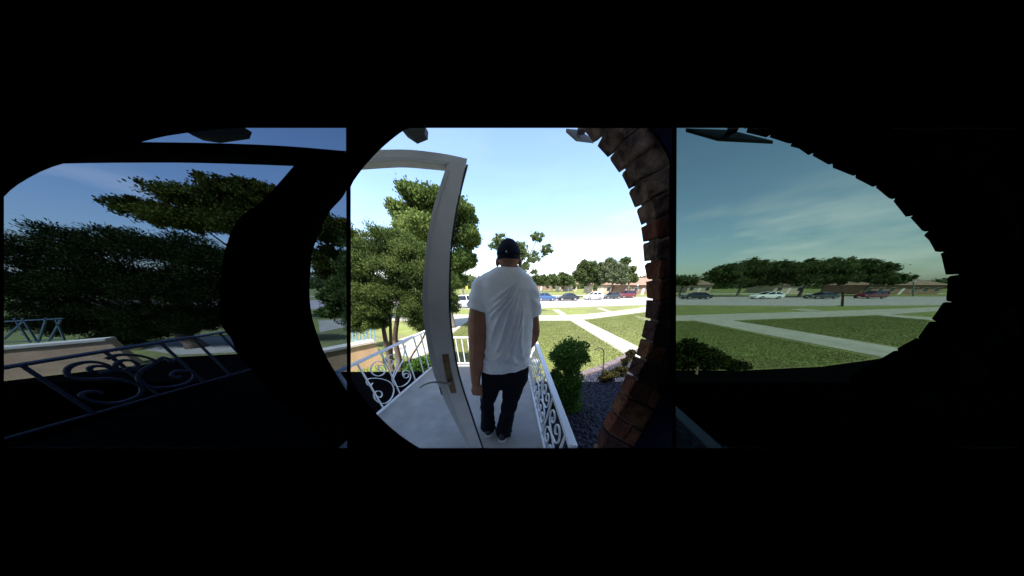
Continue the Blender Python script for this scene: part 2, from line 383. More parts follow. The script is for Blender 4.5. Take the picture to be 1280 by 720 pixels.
# near sidewalk
sheet('sidewalk', gp((437, 392), (563, 393), (640, 394.5), (700, 394.2), (728, 393), (760, 390), (806, 383.5), (822, 381.5), (822, 388), (806, 390), (775, 394), (740, 398.5), (712, 400.8), (640, 401), (563, 401), (437, 401)), M['walk'], 0.010)
sheet('front_walk', gp((712, 400.2), (728, 399.2), (800, 435), (830, 450), (812, 459), (782, 444.5)), M['walk'], 0.014)
sheet('parkway_walk', gp((690, 387.2), (698.5, 387), (709, 393.8), (702, 394.6)), M['walk'], 0.014)
sheet('parkway_walk', gp((746, 385.2), (752, 384.8), (766, 390), (762, 391)), M['walk'], 0.014)
sheet('parkway_walk', gp((788, 392.2), (806, 397), (818, 400), (818, 406), (806, 401.5)), M['walk'], 0.014)
sheet('driveway', gp((588, 399), (575, 399.5), (545, 409), (500, 424), (480, 440), (520, 449), (545, 437), (563, 419)), M['walk'], 0.014)
# right-hand walks
sheet('side_sidewalk', gp((836, 394.6), (861, 394), (1026, 389), (1164, 384), (1240, 381.8), (1240, 386), (1164, 389.5), (1116, 393), (1095, 394), (914, 400.6), (836, 401.2)), M['walk'], 0.010)
sheet('side_walk', gp((866, 400.4), (914, 400.2), (1136, 437.5), (1160, 442), (1118, 452), (1095, 445.4)), M['walk'], 0.014)
sheet('parkway_walk', gp((985, 386.8), (1005, 386.2), (1030, 388.6), (1012, 389.2)), M['walk'], 0.018)
sheet('parkway_walk', gp((1092, 393.8), (1108, 393), (1166, 397.2), (1166, 401)), M['walk'], 0.018)
# left-hand paving seen through the left pane
sheet('side_driveway', gp((205, 424), (290, 420), (310, 432), (312, 440), (225, 444), (180, 438)), M['walk'], 0.014)
sheet('side_driveway', gp((398, 401), (437, 399), (437, 408), (400, 416)), M['walk'], 0.014)

# porch slab
PL, PR, PF = -1.45, 0.40, 3.40
A0 = atz(474, 520, 0.0); A1 = atz(543, 459, 0.0)
dirA = (A1 - A0) / (A1.y - A0.y); pxl = lambda Y: A0.x + dirA.x * (Y - A0.y) - .05
bm = bmesh.new(); hexa(bm, [(pxl(.47), .47, -.62), (PR, .47, -.62), (PR, PF, -.62), (pxl(PF), PF, -.62), (pxl(.47), .47, 0), (PR, .47, 0), (PR, PF, 0), (pxl(PF), PF, 0)])
tag(from_bm('porch_floor', bm, M['porch']), kind='structure')
bm = bmesh.new()
for k in range(3): box(bm, -0.62, 0.36, PF + 0.002 + 0.28 * k, PF + 0.28 * (k + 1), -0.64, -0.16 * (k + 1))
tag(from_bm('porch_steps', bm, M['porch']), kind='structure')
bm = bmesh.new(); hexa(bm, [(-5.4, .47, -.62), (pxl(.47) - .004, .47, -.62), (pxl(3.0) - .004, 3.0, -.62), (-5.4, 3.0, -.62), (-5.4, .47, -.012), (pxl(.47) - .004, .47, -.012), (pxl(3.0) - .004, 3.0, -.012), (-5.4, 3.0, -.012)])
tag(from_bm('dark_terrace', bm, M['slate']), kind='structure')  # added black slab painting the floor's shade at left
sheet('mulch_bed', [Vector((2.6, .47, 0)), Vector((2.6, 3.3, 0))] + [gnd(*q) for q in ((842, 463.2), (926, 463.7), (1026, 458.7), (1110, 447.5), (1200, 440.5))] + [Vector((19, 4.2, 0)), Vector((19, .47, 0))], M['blacksoil'], 0.012)  # black sheet laid as painted shade over the right-hand ground
sheet('mulch_bed', gp((-160, 494), (5, 477), (90, 467), (172, 457.5), (225, 446.5), (312, 442), (350, 446), (350, 500)) + [Vector((-3, .47, 0)), Vector((-9, .47, 0))], M['blacksoil'], 0.012)  # left-hand black sheet, also painted shade
# garden bed: dark gravel beside the porch, along the house
bed_edge = [(728, 470), (745, 463), (760, 457), (775, 450), (790, 441.5)]
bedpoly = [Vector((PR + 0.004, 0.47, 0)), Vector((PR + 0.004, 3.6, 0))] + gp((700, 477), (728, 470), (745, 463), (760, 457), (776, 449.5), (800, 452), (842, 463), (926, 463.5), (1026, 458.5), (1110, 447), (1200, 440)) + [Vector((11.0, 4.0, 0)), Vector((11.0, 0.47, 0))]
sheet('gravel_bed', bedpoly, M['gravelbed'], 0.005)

# ---------------------------------------------------------------- made-up house front with the three openings
house = thing('house_front', 'black wall around a clear middle opening with dark tinted panes either side', 'house', (0, 0.43, -0.6))  # wall and room are made up as a black surround
YW0, YW1 = 0.456, 0.46
CX, CY, CR = 640.0, 360.0, 231.0
def wallpt(px, py, Y): return at(px, py, Y)
def clipcircle_rect(x0, x1, y0, y1):
    pts = []
    for k in range(180):
        a = 2 * pi * k / 180; R_ = 320 if cos(a) > 0 else (239 if sin(a) < 0 else CR)
        x = CX + R_ * cos(a); y = CY + R_ * sin(a)
        pts.append((min(max(x, x0), x1), min(max(y, y0), y1)))
    return pts
centre = clipcircle_rect(438.5, 840.5, 160, 560)  # rounded left corners put the lens vignette into the opening's shape
def rnd_ring(x0, x1, y0, y1): return [(x0, y0), (x1, y0), (x1, y1), (x0, y1)]
leftr = [(5, 246), (13, 238), (22, 231), (35, 223), (50, 215), (66, 208.5), (84, 203), (102, 198), (120, 193.5), (135, 189.5), (150, 185.5), (165, 181), (180, 176.6), (194, 173), (208, 170), (230, 166.6), (250, 164), (272, 161.6), (296, 160), (435, 160), (435, 560), (5, 560)]  # curved top-left corner also shapes in the lens vignette
rightr = [(843.5, 160), (1275, 160), (1275, 560), (843.5, 560)]
def hole_wall():
    """front wall: outer face at YW1 whose openings are cut through to YW0"""
    import bpy
    bm = bmesh.new()
    rings = []
    outer = [Vector((-7, YW1, -0.6)), Vector((7, YW1, -0.6)), Vector((7, YW1, 2.9)), Vector((-7, YW1, 2.9))]
    edges = []
    def addring(pts):
        vs = [bm.verts.new(p) for p in pts]
        es = [bm.edges.new((vs[i], vs[(i + 1) % len(vs)])) for i in range(len(vs))]
        edges.extend(es); rings.append(vs)
    addring(outer)
    for r in (centre, leftr, rightr):
        q = []
        for p in r:
            w = at(p[0], p[1], YW1)
            if not q or (w - q[-1]).length > 1e-5: q.append(w)
        if (q[0] - q[-1]).length < 1e-5: q.pop()
        addring(q)
    bmesh.ops.triangle_fill(bm, use_beauty=True, use_dissolve=False, edges=edges)
    r = bmesh.ops.extrude_face_region(bm, geom=list(bm.faces))
    for v in [g for g in r['geom'] if isinstance(g, bmesh.types.BMVert)]: v.co.y = YW0
    return bm
fw = from_bm('front_wall', hole_wall(), M['black'], house)
fw.data.materials.append(M['siding'])          # unseen outer face, made pale to bounce light onto door and man
for p_ in fw.data.polygons:
    if abs(p_.normal.y) > .9 and abs((p_.center.y + house.location.y) - YW1) < .001: p_.material_index = 1
bm = bmesh.new(); box(bm, -7, -6.9, -3.0, YW0 - 0.002, -0.6, 2.9); from_bm('side_wall', bm, M['black'], house)
bm = bmesh.new(); box(bm, 6.9, 7, -3.0, YW0 - 0.002, -0.6, 2.9); from_bm('side_wall', bm, M['black'], house)
bm = bmesh.new(); box(bm, -7, 7, -3.1, -3.002, -0.6, 2.9); from_bm('back_wall', bm, M['black'], house)
bm = bmesh.new(); box(bm, -6.89, 6.89, -2.99, YW0 - 0.003, -0.05, 0.0); from_bm('floor_board', bm, M['black'], house)
bm = bmesh.new(); box(bm, -7, 7, -3.1, YW1, 2.902, 2.95); from_bm('ceiling', bm, M['black'], house)
bm = bmesh.new(); box(bm, -14, 14, -3.3, 1.45, 2.72 + 0.235, 3.1); from_bm('roof', bm, M['roofbrown'], house)
bm = bmesh.new(); box(bm, -14, 14, YW1 + 0.003, 1.44, 2.90, 2.952); from_bm('soffit', bm, M['soffit'], house)
bm = bmesh.new(); box(bm, -14, 14, 1.452, 1.475, 2.78, 3.09); from_bm('fascia', bm, M['soffit'], house)
for r, mm, lab in ((leftr, M['pane_l'], 'dark blue tinted left pane'), (rightr, M['pane_r'], 'dark grey tinted right pane')):  # added glass that dims both side views
    bm = bmesh.new(); xs = [at(p[0], p[1], 0.43) for p in r]
    prism(bm, [at(p[0], p[1], 0.4572) for p in r], Vector((0, 0.0016, 0)))
    from_bm('pane', bm, mm, house, label=lab)

# ---------------------------------------------------------------- doors
def lerp(a, b, t): return a + (b - a) * t
def storm_door(left_edge, right_edge, rail_top, rail_bot, pA, pB, mats, labels, strip=True, lock=True, lip=True, flip=False):
    pA, pB = Vector(pA), Vector(pB); d = (pB - pA); d.z = 0; d.normalize(); n = Vector((d.y, -d.x, 0))  # towards the camera side
    if n.y > 0: n = -n
    back = n * 0.03 if flip else -n * 0.042
    t = thing('storm_door', labels[0], 'door', (pB.x, pB.y, 0.0))
    P = lambda q: atpl(q[0], q[1], pA, n)
    def resample(edge, k=26):
        e = [Vector((x, y, 0)) for x, y in edge]; s = smooth_poly(e, 8)
        ys = [p.y for p in s]; out = []
        return s
    L = [(p.x, p.y) for p in resample(left_edge)]; R = [(p.x, p.y) for p in resample(right_edge)]
    m = min(len(L), len(R)); idx = lambda a, i: a[int(round(i * (len(a) - 1) / (m - 1)))]
    bm = bmesh.new(); ribbon(bm, [P(idx(L, i)) for i in range(m)], [P(idx(R, i)) for i in range(m)], back)
    from_bm('stile', bm, mats[0], t)
    T = [(p.x, p.y) for p in smooth_poly([Vector((x, y, 0)) for x, y in rail_top], 6)]; B = [(p.x, p.y) for p in smooth_poly([Vector((x, y, 0)) for x, y in rail_bot], 6)]
    m2 = min(len(T), len(B)); id2 = lambda a, i: a[int(round(i * (len(a) - 1) / (m2 - 1)))]
    bm = bmesh.new(); ribbon(bm, [P(id2(T, i)) for i in range(m2)], [P(id2(B, i)) for i in range(m2)], back * 0.96)
    from_bm('top_rail', bm, mats[0], t)
    if lip:   # bead along the inside of the frame, standing a little proud
        pr = n * 0.006
        bm = bmesh.new(); ribbon(bm, [P((lerp(id2(T, i)[0], id2(B, i)[0], .70), lerp(id2(T, i)[1], id2(B, i)[1], .70))) + pr for i in range(m2 - 2)], [P((lerp(id2(T, i)[0], id2(B, i)[0], .99), lerp(id2(T, i)[1], id2(B, i)[1], .99))) + pr for i in range(m2 - 2)], -n * 0.0055)
        from_bm('rail_bead', bm, mats[1], t)
        bm = bmesh.new(); ribbon(bm, [P((lerp(idx(L, i)[0], idx(R, i)[0], .03), idx(L, i)[1])) + pr for i in range(2, m)], [P((lerp(idx(L, i)[0], idx(R, i)[0], .2), idx(L, i)[1])) + pr for i in range(2, m)], -n * 0.0055)
        from_bm('stile_bead', bm, mats[1], t)
    if strip:
        bm = bmesh.new(); ribbon(bm, [P((idx(R, i)[0] + .2, idx(R, i)[1] + 1.5)) - n * .008 for i in range(1, m)], [P((idx(R, i)[0] + 2.6, idx(R, i)[1] + 1.5)) - n * .008 for i in range(1, m)], -n * 0.03)
        from_bm('weather_strip', bm, M['rubber'], t)
    if lock:
        f = n * 0.006
        bm = bmesh.new(); a = [(552.6, 443), (555.5, 462), (559.5, 478), (563.5, 491)]; b = [(560.8, 442.5), (563.5, 461), (567.5, 477), (570.8, 490.5)]
        ribbon(bm, [P(q) + f for q in a], [P(q) + f for q in b], -n * 0.0058); 
        pl = from_bm('lock_plate', bm, M['brass'], t)
        bm = bmesh.new(); c = P((562.5, 476)) + f
        tube(bm, [c - n * .002, c + n * 0.03], [0.016, 0.011], 12); 
        from_bm('rose', bm, M['brass'], pl)
        bm = bmesh.new(); pts = smooth_poly([P(q) + f + n * 0.03 for q in ((563, 476), (556, 475.5), (548, 474.5), (540, 474.6), (532, 477), (526, 481))], 5)
        k = len(pts); tube(bm, pts, [0.009 - 0.005 * i / k for i in range(k)], 8)
        from_bm('lever', bm, M['nickel'], pl, smooth=True)
        bm = bmesh.new(); c = P((557, 451)) + f; tube(bm, [c - n * .001, c + n * 0.008], [0.010, 0.009], 10); from_bm('keyhole', bm, M['brass'], pl)
        bm = bmesh.new(); ribbon(bm, [P((548.5, 484)) + f, P((551.5, 493)) + f], [P((551.5, 484)) + f, P((554.5, 493)) + f], -n * 0.0058); from_bm('latch', bm, M['brass'], t)
    return t
storm_door(
    [(558.3, 206.9), (549.4, 234), (541.5, 259.5), (535.2, 291), (531.4, 319.7), (528.8, 351), (528.2, 378), (529.5, 400), (533.6, 428.7), (540, 460), (549.4, 485.7), (563.7, 517.3), (585.9, 560), (604, 595)],
    [(584, 198.5), (575.4, 232), (567.8, 272), (563, 307), (561.2, 345), (560.8, 383), (561.8, 400), (563.9, 419), (569.4, 454), (576.4, 482.5), (589, 520.5), (596, 542), (602.3, 560), (617, 600)],
    [(400, 190), (437, 188), (483, 187), (508.5, 187), (531.5, 189), (559.6, 193), (584, 198.3)],
    [(400, 208), (437, 205), (485.5, 202), (508.5, 202), (534, 204.3), (548, 205.7), (558.2, 207)],
    at(437, 356, 0.85), at(572, 356, 1.0), (M['door'], M['doorlip']),
    ['grey white storm door frame standing open beside the man, with brass lock plate and lever'])
storm_door(
    [(387.7, 208.4), (344.6, 255), (317, 275.6), (301.5, 303), (291, 348), (289.5, 380), (290, 403), (301.5, 420), (310, 440), (331, 465), (350, 490), (380, 520), (420, 556)],
    [(440, 199), (432, 240), (410, 268), (392, 310), (388, 340), (387, 368), (390, 395), (396, 416), (405, 440), (416, 460), (428, 480), (440, 498), (462, 530)],
    [(60, 190), (151, 187.7), (220, 188), (293, 189), (370, 192), (440, 197.5)],
    [(60, 205), (120, 203.8), (190, 203.4), (238, 203.6), (310, 205.5), (387.7, 208.4)],
    at(60, 356, 0.62), at(430, 356, 0.70), (M['blackmetal'], M['blackmetal']),
    ['black silhouetted door frame behind the left tinted pane'], lock=False, lip=False, flip=True, strip=False)
# frame around the right half of the storm-door strip on the dark door is its own weather strip

# ---------------------------------------------------------------- brick arch edges
rng = random.Random(5)
def brick_arch(curve, Y0, Y1, pitch, rows, length, clipx, label, name='brick_arch', mats=None):
    """curve: picture points of the visible edge; bricks laid along it, standing out from a mortar core"""
    cs = smooth_poly([Vector((x, y, 0)) for x, y in curve], 12)
    # arc length resample
    S = [0.0]
    for a, b in zip(cs, cs[1:]): S.append(S[-1] + (b - a).length)
    def cp(s):
        s = min(max(s, 0), S[-1])
        for i in range(len(S) - 1):
            if S[i + 1] >= s:
                t = (s - S[i]) / max(S[i + 1] - S[i], 1e-6); p = cs[i].lerp(cs[i + 1], t); d = (cs[i + 1] - cs[i]).normalized(); return p, d
        return cs[-1], d
    p0 = at(curve[len(curve) // 2][0], curve[len(curve) // 2][1], Y0)
    t = thing(name, label, 'brick arch', (p0.x, Y0, -0.6))
    limx = lambda z, Y: (clipx - 640) / FPX * (Y * cos(PITCH) + (CAMZ - z) * sin(PITCH))
    # core
    N = 60
    inner = []
    for k in range(N + 1):
        p, d = cp(S[-1] * k / N); nrm = Vector((-d.y, d.x, 0)); 
        if nrm.x < 0: nrm = -nrm
        q = p + nrm * 4.0; inner.append((min(q.x, clipx - 2), q.y))
    bm = bmesh.new()
    Lp = [Vector((q.x, Y1 - .012, q.z)) for q in (at(x, y, Y1) for x, y in inner)]; Rp = [Vector((limx(p.z, Y0 + .012), Y1 - 0.012, p.z)) for p in Lp]
    Rp = [Vector((max(r.x, l.x + 0.01), r.y, r.z)) for r, l in zip(Rp, Lp)]
    ribbon(bm, Lp, Rp, (0, -(Y1 - Y0 - 0.024), 0))
    from_bm('mortar', bm, mats[0] if mats else M['mortar'], t)
    if not mats:
        jl = []
        for k in range(N + 1):
            p, d = cp(S[-1] * k / N); nrm = Vector((-d.y, d.x, 0)); nrm = -nrm if nrm.x < 0 else nrm
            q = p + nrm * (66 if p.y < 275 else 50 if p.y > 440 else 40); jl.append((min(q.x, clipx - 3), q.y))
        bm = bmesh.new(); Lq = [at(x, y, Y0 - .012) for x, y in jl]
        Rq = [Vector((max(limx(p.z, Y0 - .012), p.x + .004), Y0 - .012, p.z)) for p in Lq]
        ribbon(bm, Lq, Rq, (0, .006, 0)); from_bm('jamb', bm, M['navyjamb'], t)  # navy strip painting the lens fall-off beyond the bricks
    s = 2.0; i = 0
    while s < S[-1] - 4:
        w = pitch * rng.uniform(0.92, 1.08)
        for r in range(rows):
            off = 0 if (r == 0) else length * (r - (0.5 if i % 2 else 0.0))
            top_ = cp(s)[0].y < 275 and not mats
            if top_ and r: continue
            ln = length * (0.5 if (i % 2 and r == 0 and not top_) else 1.0)
            jit = rng.uniform(-1.6, 1.6) if r == 0 else 0
            g = 1.3
            corners = []
            for ss, oo in ((s + g, off + jit + (g if r else 0)), (s + g, off + ln - g), (s + w - g, off + ln - g), (s + w - g, off + jit + (g if r else 0))):
                p, d = cp(ss); nrm = Vector((-d.y, d.x, 0))
                if nrm.x < 0: nrm = -nrm
                q = p + nrm * oo; corners.append((q.x, q.y))
            if min(c[0] for c in corners) > clipx: continue
            pr = rng.uniform(-0.002, 0.004)
            ring = [at(x, y, Y1) for x, y in corners]
            for q in ring: q.x = min(q.x, limx(q.z, Y0))
            if (ring[0] - ring[1]).length < 0.012: continue
            ring = [Vector((q.x, Y1 + (0.004 if r == 0 else -.001 * r) , q.z)) for q in ring]
            bm = bmesh.new(); prism(bm, ring, Vector((0, -(Y1 - Y0) - pr - 0.003, 0)))
            bmesh.ops.bevel(bm, geom=list(bm.edges), offset=0.0035, segments=1, affect='EDGES', clamp_overlap=True)
            for v in bm.verts: v.co += Vector((rng.uniform(-1, 1), rng.uniform(-1, 1), rng.uniform(-1, 1))) * 0.0026
            from_bm('brick', bm, mats[1] if mats else rng.choice([M['brick'], M['brick'], M['brick4'], M['brick2'], M['brick3']] if s > S[-1] * .3 else [M['brick3'], M['brick2'], M['brick3'], M['brick']]), t)
        s += w; i += 1
    return t
brick_arch([(712, 140), (730, 160), (749, 182), (763, 199), (777.5, 221.5), (787, 240.5), (795, 262.7), (801, 285), (804.5, 310), (807.6, 345), (809, 371.7), (806, 400), (799.7, 425.5), (791.8, 451), (782, 473), (772.8, 495), (760, 517), (749, 536), (741, 558), (728, 585)],
           0.60, 0.662, 23.5, 2, 42, 842.3, 'brown brick arch edge curving down the right side of the clear opening')
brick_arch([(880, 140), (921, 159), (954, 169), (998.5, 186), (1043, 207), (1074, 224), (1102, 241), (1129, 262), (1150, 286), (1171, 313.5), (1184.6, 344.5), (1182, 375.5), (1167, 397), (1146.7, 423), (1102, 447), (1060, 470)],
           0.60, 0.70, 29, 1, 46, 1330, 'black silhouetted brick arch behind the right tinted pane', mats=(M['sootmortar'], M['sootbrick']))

# ---------------------------------------------------------------- lamps under the eave
def flood(corners, stem, Y, label, m, hang):
    ring = [at(x, y, Y + dy) for (x, y, dy) in corners]
    t = thing('floodlight', label, 'floodlight', tuple(ring[0]))
    bm = bmesh.new(); prism(bm, ring, Vector((0, 0.006, 0.012))); from_bm('lamp_head', bm, m, t)
    a = at(stem[0], stem[1], Y + 0.03); b = Vector((a.x, a.y, min(a.z + hang, 2.898)))
    bm = bmesh.new(); tube(bm, [a, a.lerp(b, .5) + Vector((.004, 0, 0)), b], 0.018, 8); from_bm('bracket', bm, m, t)
    bm = bmesh.new(); tube(bm, [b - Vector((0, 0, .03)), b], 0.05, 12); from_bm('mount_plate', bm, m, t)
flood([(707.5, 165.5, 0), (724.7, 166.2, .12), (742, 179.3, .12), (720, 176.7, 0)], (727, 165), 1.05, 'flat grey brown floodlight hanging beside the brick arch in the clear opening', M['lampgrey'], 2)
flood([(857, 165, 0), (912, 166.5, .1), (966, 180, .1), (897, 176.5, 0)], (914, 166), 1.05, 'flat black floodlight seen through the right tinted pane', M['lampdark'], 2)  # dark copy of the grey floodlight, dimness put into its colour
def eave_lamp(pts, Y, label):
    ring = [at(x, y, Y) for x, y in pts]
    t = thing('eave_lamp', label, 'lamp', tuple(ring[0]))
    bm = bmesh.new(); prism(bm, ring, Vector((0, 0.025, 0))); from_bm('lamp_shade', bm, M['lampdark'], t)
    top = max(p.z for p in ring); cx_ = sum(p.x for p in ring) / len(ring)
    bm = bmesh.new(); tube(bm, [(cx_, Y + .0125, top - .01), (cx_, Y + .0125, 2.898)], 0.012, 8); from_bm('lamp_stem', bm, M['lampdark'], t)
eave_lamp([(499, 158), (504.7, 165), (517.5, 173.5), (531, 168), (531.5, 158), (522, 150), (506, 150)], 0.95, 'dark eave lamp above the door in the clear opening')
eave_lamp([(222, 158), (240, 169), (262, 172.5), (300, 167), (303, 158), (280, 150), (240, 150)], 0.95, 'dark eave lamp seen through the left tinted pane')

# ---------------------------------------------------------------- railings
def railing(name, label, b0, b1, t0, t1, bal, scrolls, m, hw=0.05, bar_w=0.016, posts=(0.0, 1.0), group=None, rail_t=0.028, scw=.017, sct=.008):
    b0, b1, t0, t1 = map(Vector, (b0, b1, t0, t1))
    Pm = lambda s, h: b0.lerp(b1, s).lerp(t0.lerp(t1, s), h)
    nrm = (b1 - b0).cross(t0 - b0).normalized()
    t = thing(name, label, 'railing', tuple(b0.lerp(b1, .5)), group)
    bm = bmesh.new(); bar(bm, t0, t1, hw, rail_t, nrm); bev(bm, 0.004); from_bm('top_rail', bm, m, t)
    bm = bmesh.new(); bar(bm, Pm(0, .06), Pm(1, .06), 0.022, 0.022, nrm); from_bm('bottom_rail', bm, m, t)
    for s in posts:
        bm = bmesh.new(); a = Pm(s, 0); b = Pm(s, .985); bar(bm, a, b, 0.032, 0.032, nrm); from_bm('post', bm, m, t)
    for s in bal:
        bm = bmesh.new(); bar(bm, Pm(s, .062), Pm(s, .98), bar_w, bar_w, nrm); from_bm('baluster', bm, m, t)
    for sc in scrolls:
        pts = sc if isinstance(sc[0], Vector) else [Pm(a, h) for a, h in sc]
        bm = bmesh.new(); strap(bm, smooth_poly(pts, 5), scw, sct, nrm); from_bm('scroll', bm, m, t)
    return t, nrm
def z7(x, y): return (437 + .257 * x, 380 + .257 * y)
A0 = atz(474, 520, 0.0); A1 = atz(543, 459, 0.0)
dirA = (A1 - A0).normalized(); A0b = A0 - dirA * 0.12; 
T0 = at(446, 453.5, atz(478, 513.6, 0).y); T1 = at(526, 416.5, atz(537, 464, 0).y)
kk = (T1 - T0); T0e = T0 + kk * ((A0b.y - T0.y) / kk.y); T1e = T0 + kk * ((A1.y - T0.y) / kk.y)
nrmA = (A1 - A0b).cross(T0e - A0b).normalized()
zsc = lambda pts: [atpl(*z7(x, y), A0, nrmA) for x, y in pts]
SCR = [
    [(165, 318), (152, 328), (138, 316), (146, 300), (166, 300), (176, 320), (162, 342), (138, 350), (112, 340), (103, 315), (113, 292), (138, 279), (165, 287), (186, 304)],
    [(192, 302), (206, 296), (211, 280), (200, 270), (186, 276), (181, 262), (195, 248), (220, 248), (235, 265), (232, 290), (217, 330), (207, 360), (212, 385)],
    [(112, 384), (100, 398), (86, 391), (83, 372), (100, 362), (140, 362), (180, 372), (205, 390), (215, 420), (205, 455), (180, 480), (150, 482), (125, 465), (118, 440), (130, 425), (150, 425), (158, 440), (150, 454), (138, 449)],
    [(264, 347), (272, 337), (285, 341), (285, 355), (268, 359), (258, 341), (265, 323), (285, 326), (297, 350), (285, 380), (255, 400), (225, 398), (212, 375), (220, 345), (245, 300), (262, 262), (272, 200)]]
def s_of(y): return (y - A0b.y) / (A1.y - A0b.y)
balA = [s_of(atz(*z7(160, 520), 0).y), s_of(atz(*z7(245, 450), 0).y), s_of(atz(*z7(312, 385), 0).y), s_of(atz(*z7(350, 350), 0).y), s_of(atz(*z7(380, 328), 0).y)]
railing('scroll_railing', 'white iron scroll railing left of the porch, seen through the open door frame', A0b, A1, T0e, T1e, balA, [zsc(s) for s in SCR], M['white'])
# front railing left of the man
F0 = Vector((pxl(3.32) + .06, 3.32, 0)); F1 = Vector((-0.66, 3.32, 0))
fz = at(575, 422, 3.32).z
railing('front_railing', 'short white baluster railing at the far edge of the porch left of the man', F0, F1, F0 + Vector((0, 0, fz)), F1 + Vector((0, 0, fz)), [k / 8 for k in range(1, 8)], [], M['white'], hw=0.04, bar_w=0.018)
# right railing
B0 = Vector((0.345, 0.72, 0)); B1 = Vector((0.305, 3.05, 0)); U0 = Vector((0.405, 0.72, 0.60)); U1 = Vector((0.455, 3.12, 0.60))
def spiral(c, r, turns, a0, sgn=1, asp=1.0, n=22):
    return [(c[0] + asp * r * (1 - .82 * k / n) * cos(a0 + sgn * 2 * pi * turns * k / n), c[1] + r * 2.2 * (1 - .82 * k / n) * sin(a0 + sgn * 2 * pi * turns * k / n)) for k in range(n + 1)]
sr = []
for cs_ in (0.16, 0.36, 0.55):
    w = 0.075
    sr.append(spiral((cs_ - .035, .30), .075, 1.2, pi * .5, 1, .6)[::-1] + spiral((cs_ + .035, .70), .075, 1.2, -pi * .5, 1, .6))
    sr.append(spiral((cs_ + .035, .30), .075, 1.2, pi * .5, -1, .6)[::-1] + spiral((cs_ - .035, .70), .075, 1.2, -pi * .5, -1, .6))
railing('scroll_railing', 'white iron scroll railing with broad hand rail to the right of the man', B0, B1, U0, U1, [.06, .26, .455, .65, .70, .75, .80, .85, .90, .95], sr, M['white'], hw=0.06, rail_t=0.03)
# left pane railing (far left of the black shade slab)
def z4(x, y): return (x * .3446, 330 + y * .3446)
L0 = atz(*z4(430, 530), 0.0); L1 = atz(*z4(950, 380), 0.0)
lt = [at(26, 456, atz(122, 520, 0).y), at(274, 416, atz(319, 463.3, 0).y)]
dd = L1 - L0; L0b = L0 - dd * 0.45; 
kk = lt[1] - lt[0]; LT0 = lt[0] + kk * ((L0b.y - lt[0].y) / kk.y); LT1 = lt[0] + kk * ((L1.y - lt[0].y) / kk.y)
nL = (L1 - L0b).cross(LT0 - L0b).normalized()
SCL = [
    [(470, 375), (450, 388), (425, 382), (420, 365), (445, 350), (480, 352), (500, 368), (480, 385)],
    [(330, 392), (325, 378), (350, 370), (390, 374), (400, 385), (360, 396)],
    [(410, 390), (385, 365), (330, 355), (270, 365), (242, 388), (262, 412), (330, 418), (400, 415), (460, 425), (510, 445), (505, 475), (450, 498), (390, 505), (330, 495), (295, 478), (310, 465), (345, 462), (372, 468)],
    [(385, 345), (430, 330), (500, 332), (550, 345), (562, 358)],
    [(640, 345), (620, 355), (610, 345), (590, 340), (560, 360), (515, 385), (500, 410), (515, 435), (570, 448), (640, 442), (690, 425), (705, 400), (680, 388), (640, 388), (622, 402), (640, 412), (660, 408)]]
slp = lambda x, y: (atz(x, y, 0).y - L0b.y) / (L1.y - L0b.y)
railing('scroll_railing', 'dim blue grey scroll railing behind the left tinted pane', L0b, L1, LT0, LT1, [slp(122, 520), slp(200, 497), slp(258, 481), slp(291, 471.5), slp(319, 463.3)], [[atpl(*z4(x, y), L0, nL) for x, y in s] for s in SCL], M['darkiron'], hw=0.06, bar_w=0.03, scw=.03, sct=.03)
# handrail at the bottom of the right pane
H0 = atz(842, 513, .55); H1 = atz(900, 568, .55)
hd = H1 - H0
railing('side_railing', 'dim blue hand rail at the foot of the right tinted pane', Vector((*(H0 - hd * .3).xy, -.6)), Vector((*(H1 + hd * .6).xy, -.6)), H0 - hd * .3, H1 + hd * .6, [.25, .5, .75], [], M['darkiron'], hw=0.10)

# ---------------------------------------------------------------- plants
def leaves(name, clumps, n, size, m, parent=None, seed=1, up=0.3, off=None, needle=False, tbias=0.0, shell=0.55, jit=0.0):
    """clumps: list of (centre xyz, radius xyz, weight)"""
    r = np.random.default_rng(seed)
    Cc = np.array([c[0] for c in clumps], float); Rr = np.array([c[1] for c in clumps], float)
    w = np.array([(c[2] if len(c) > 2 else 1.0) * np.prod(c[1]) ** (2 / 3) for c in clumps]); w /= w.sum()
    k = r.choice(len(clumps), n, p=w)
    d = r.normal(size=(n, 3)); d /= np.linalg.norm(d, axis=1)[:, None]
    rad = shell + (1 - shell) * r.random(n) ** 0.7
    rad *= np.clip(1 + 0.10 * r.normal(size=n), .7, 1.3)
    P = Cc[k] + d * Rr[k] * rad[:, None] + r.normal(size=(n, 3)) * Rr[k] * jit
    tc = r.random(len(clumps))
    tint = np.clip(tc[k] * 0.62 + r.random(n) * 0.45 - .04 + tbias, 0, 1)
    a = d * (0.9 if needle else 0.6) + r.normal(size=(n, 3)) * (0.45 if needle else 0.7); a[:, 2] += up; a /= np.linalg.norm(a, axis=1)[:, None]
    b = np.cross(a, r.normal(size=(n, 3))); b /= np.linalg.norm(b, axis=1)[:, None] + 1e-9
    s = size * r.uniform(0.6, 1.35, n)[:, None]
    wd = 0.16 if needle else 0.38
    nn = np.cross(a, b)
    V = np.stack([P - a * s * .5, P + b * s * wd + nn * s * .08, P + a * s * .5, P - b * s * wd + nn * s * .08], axis=1).reshape(-1, 3)
    return np_obj(name, V, 4, m, parent, tint, off)
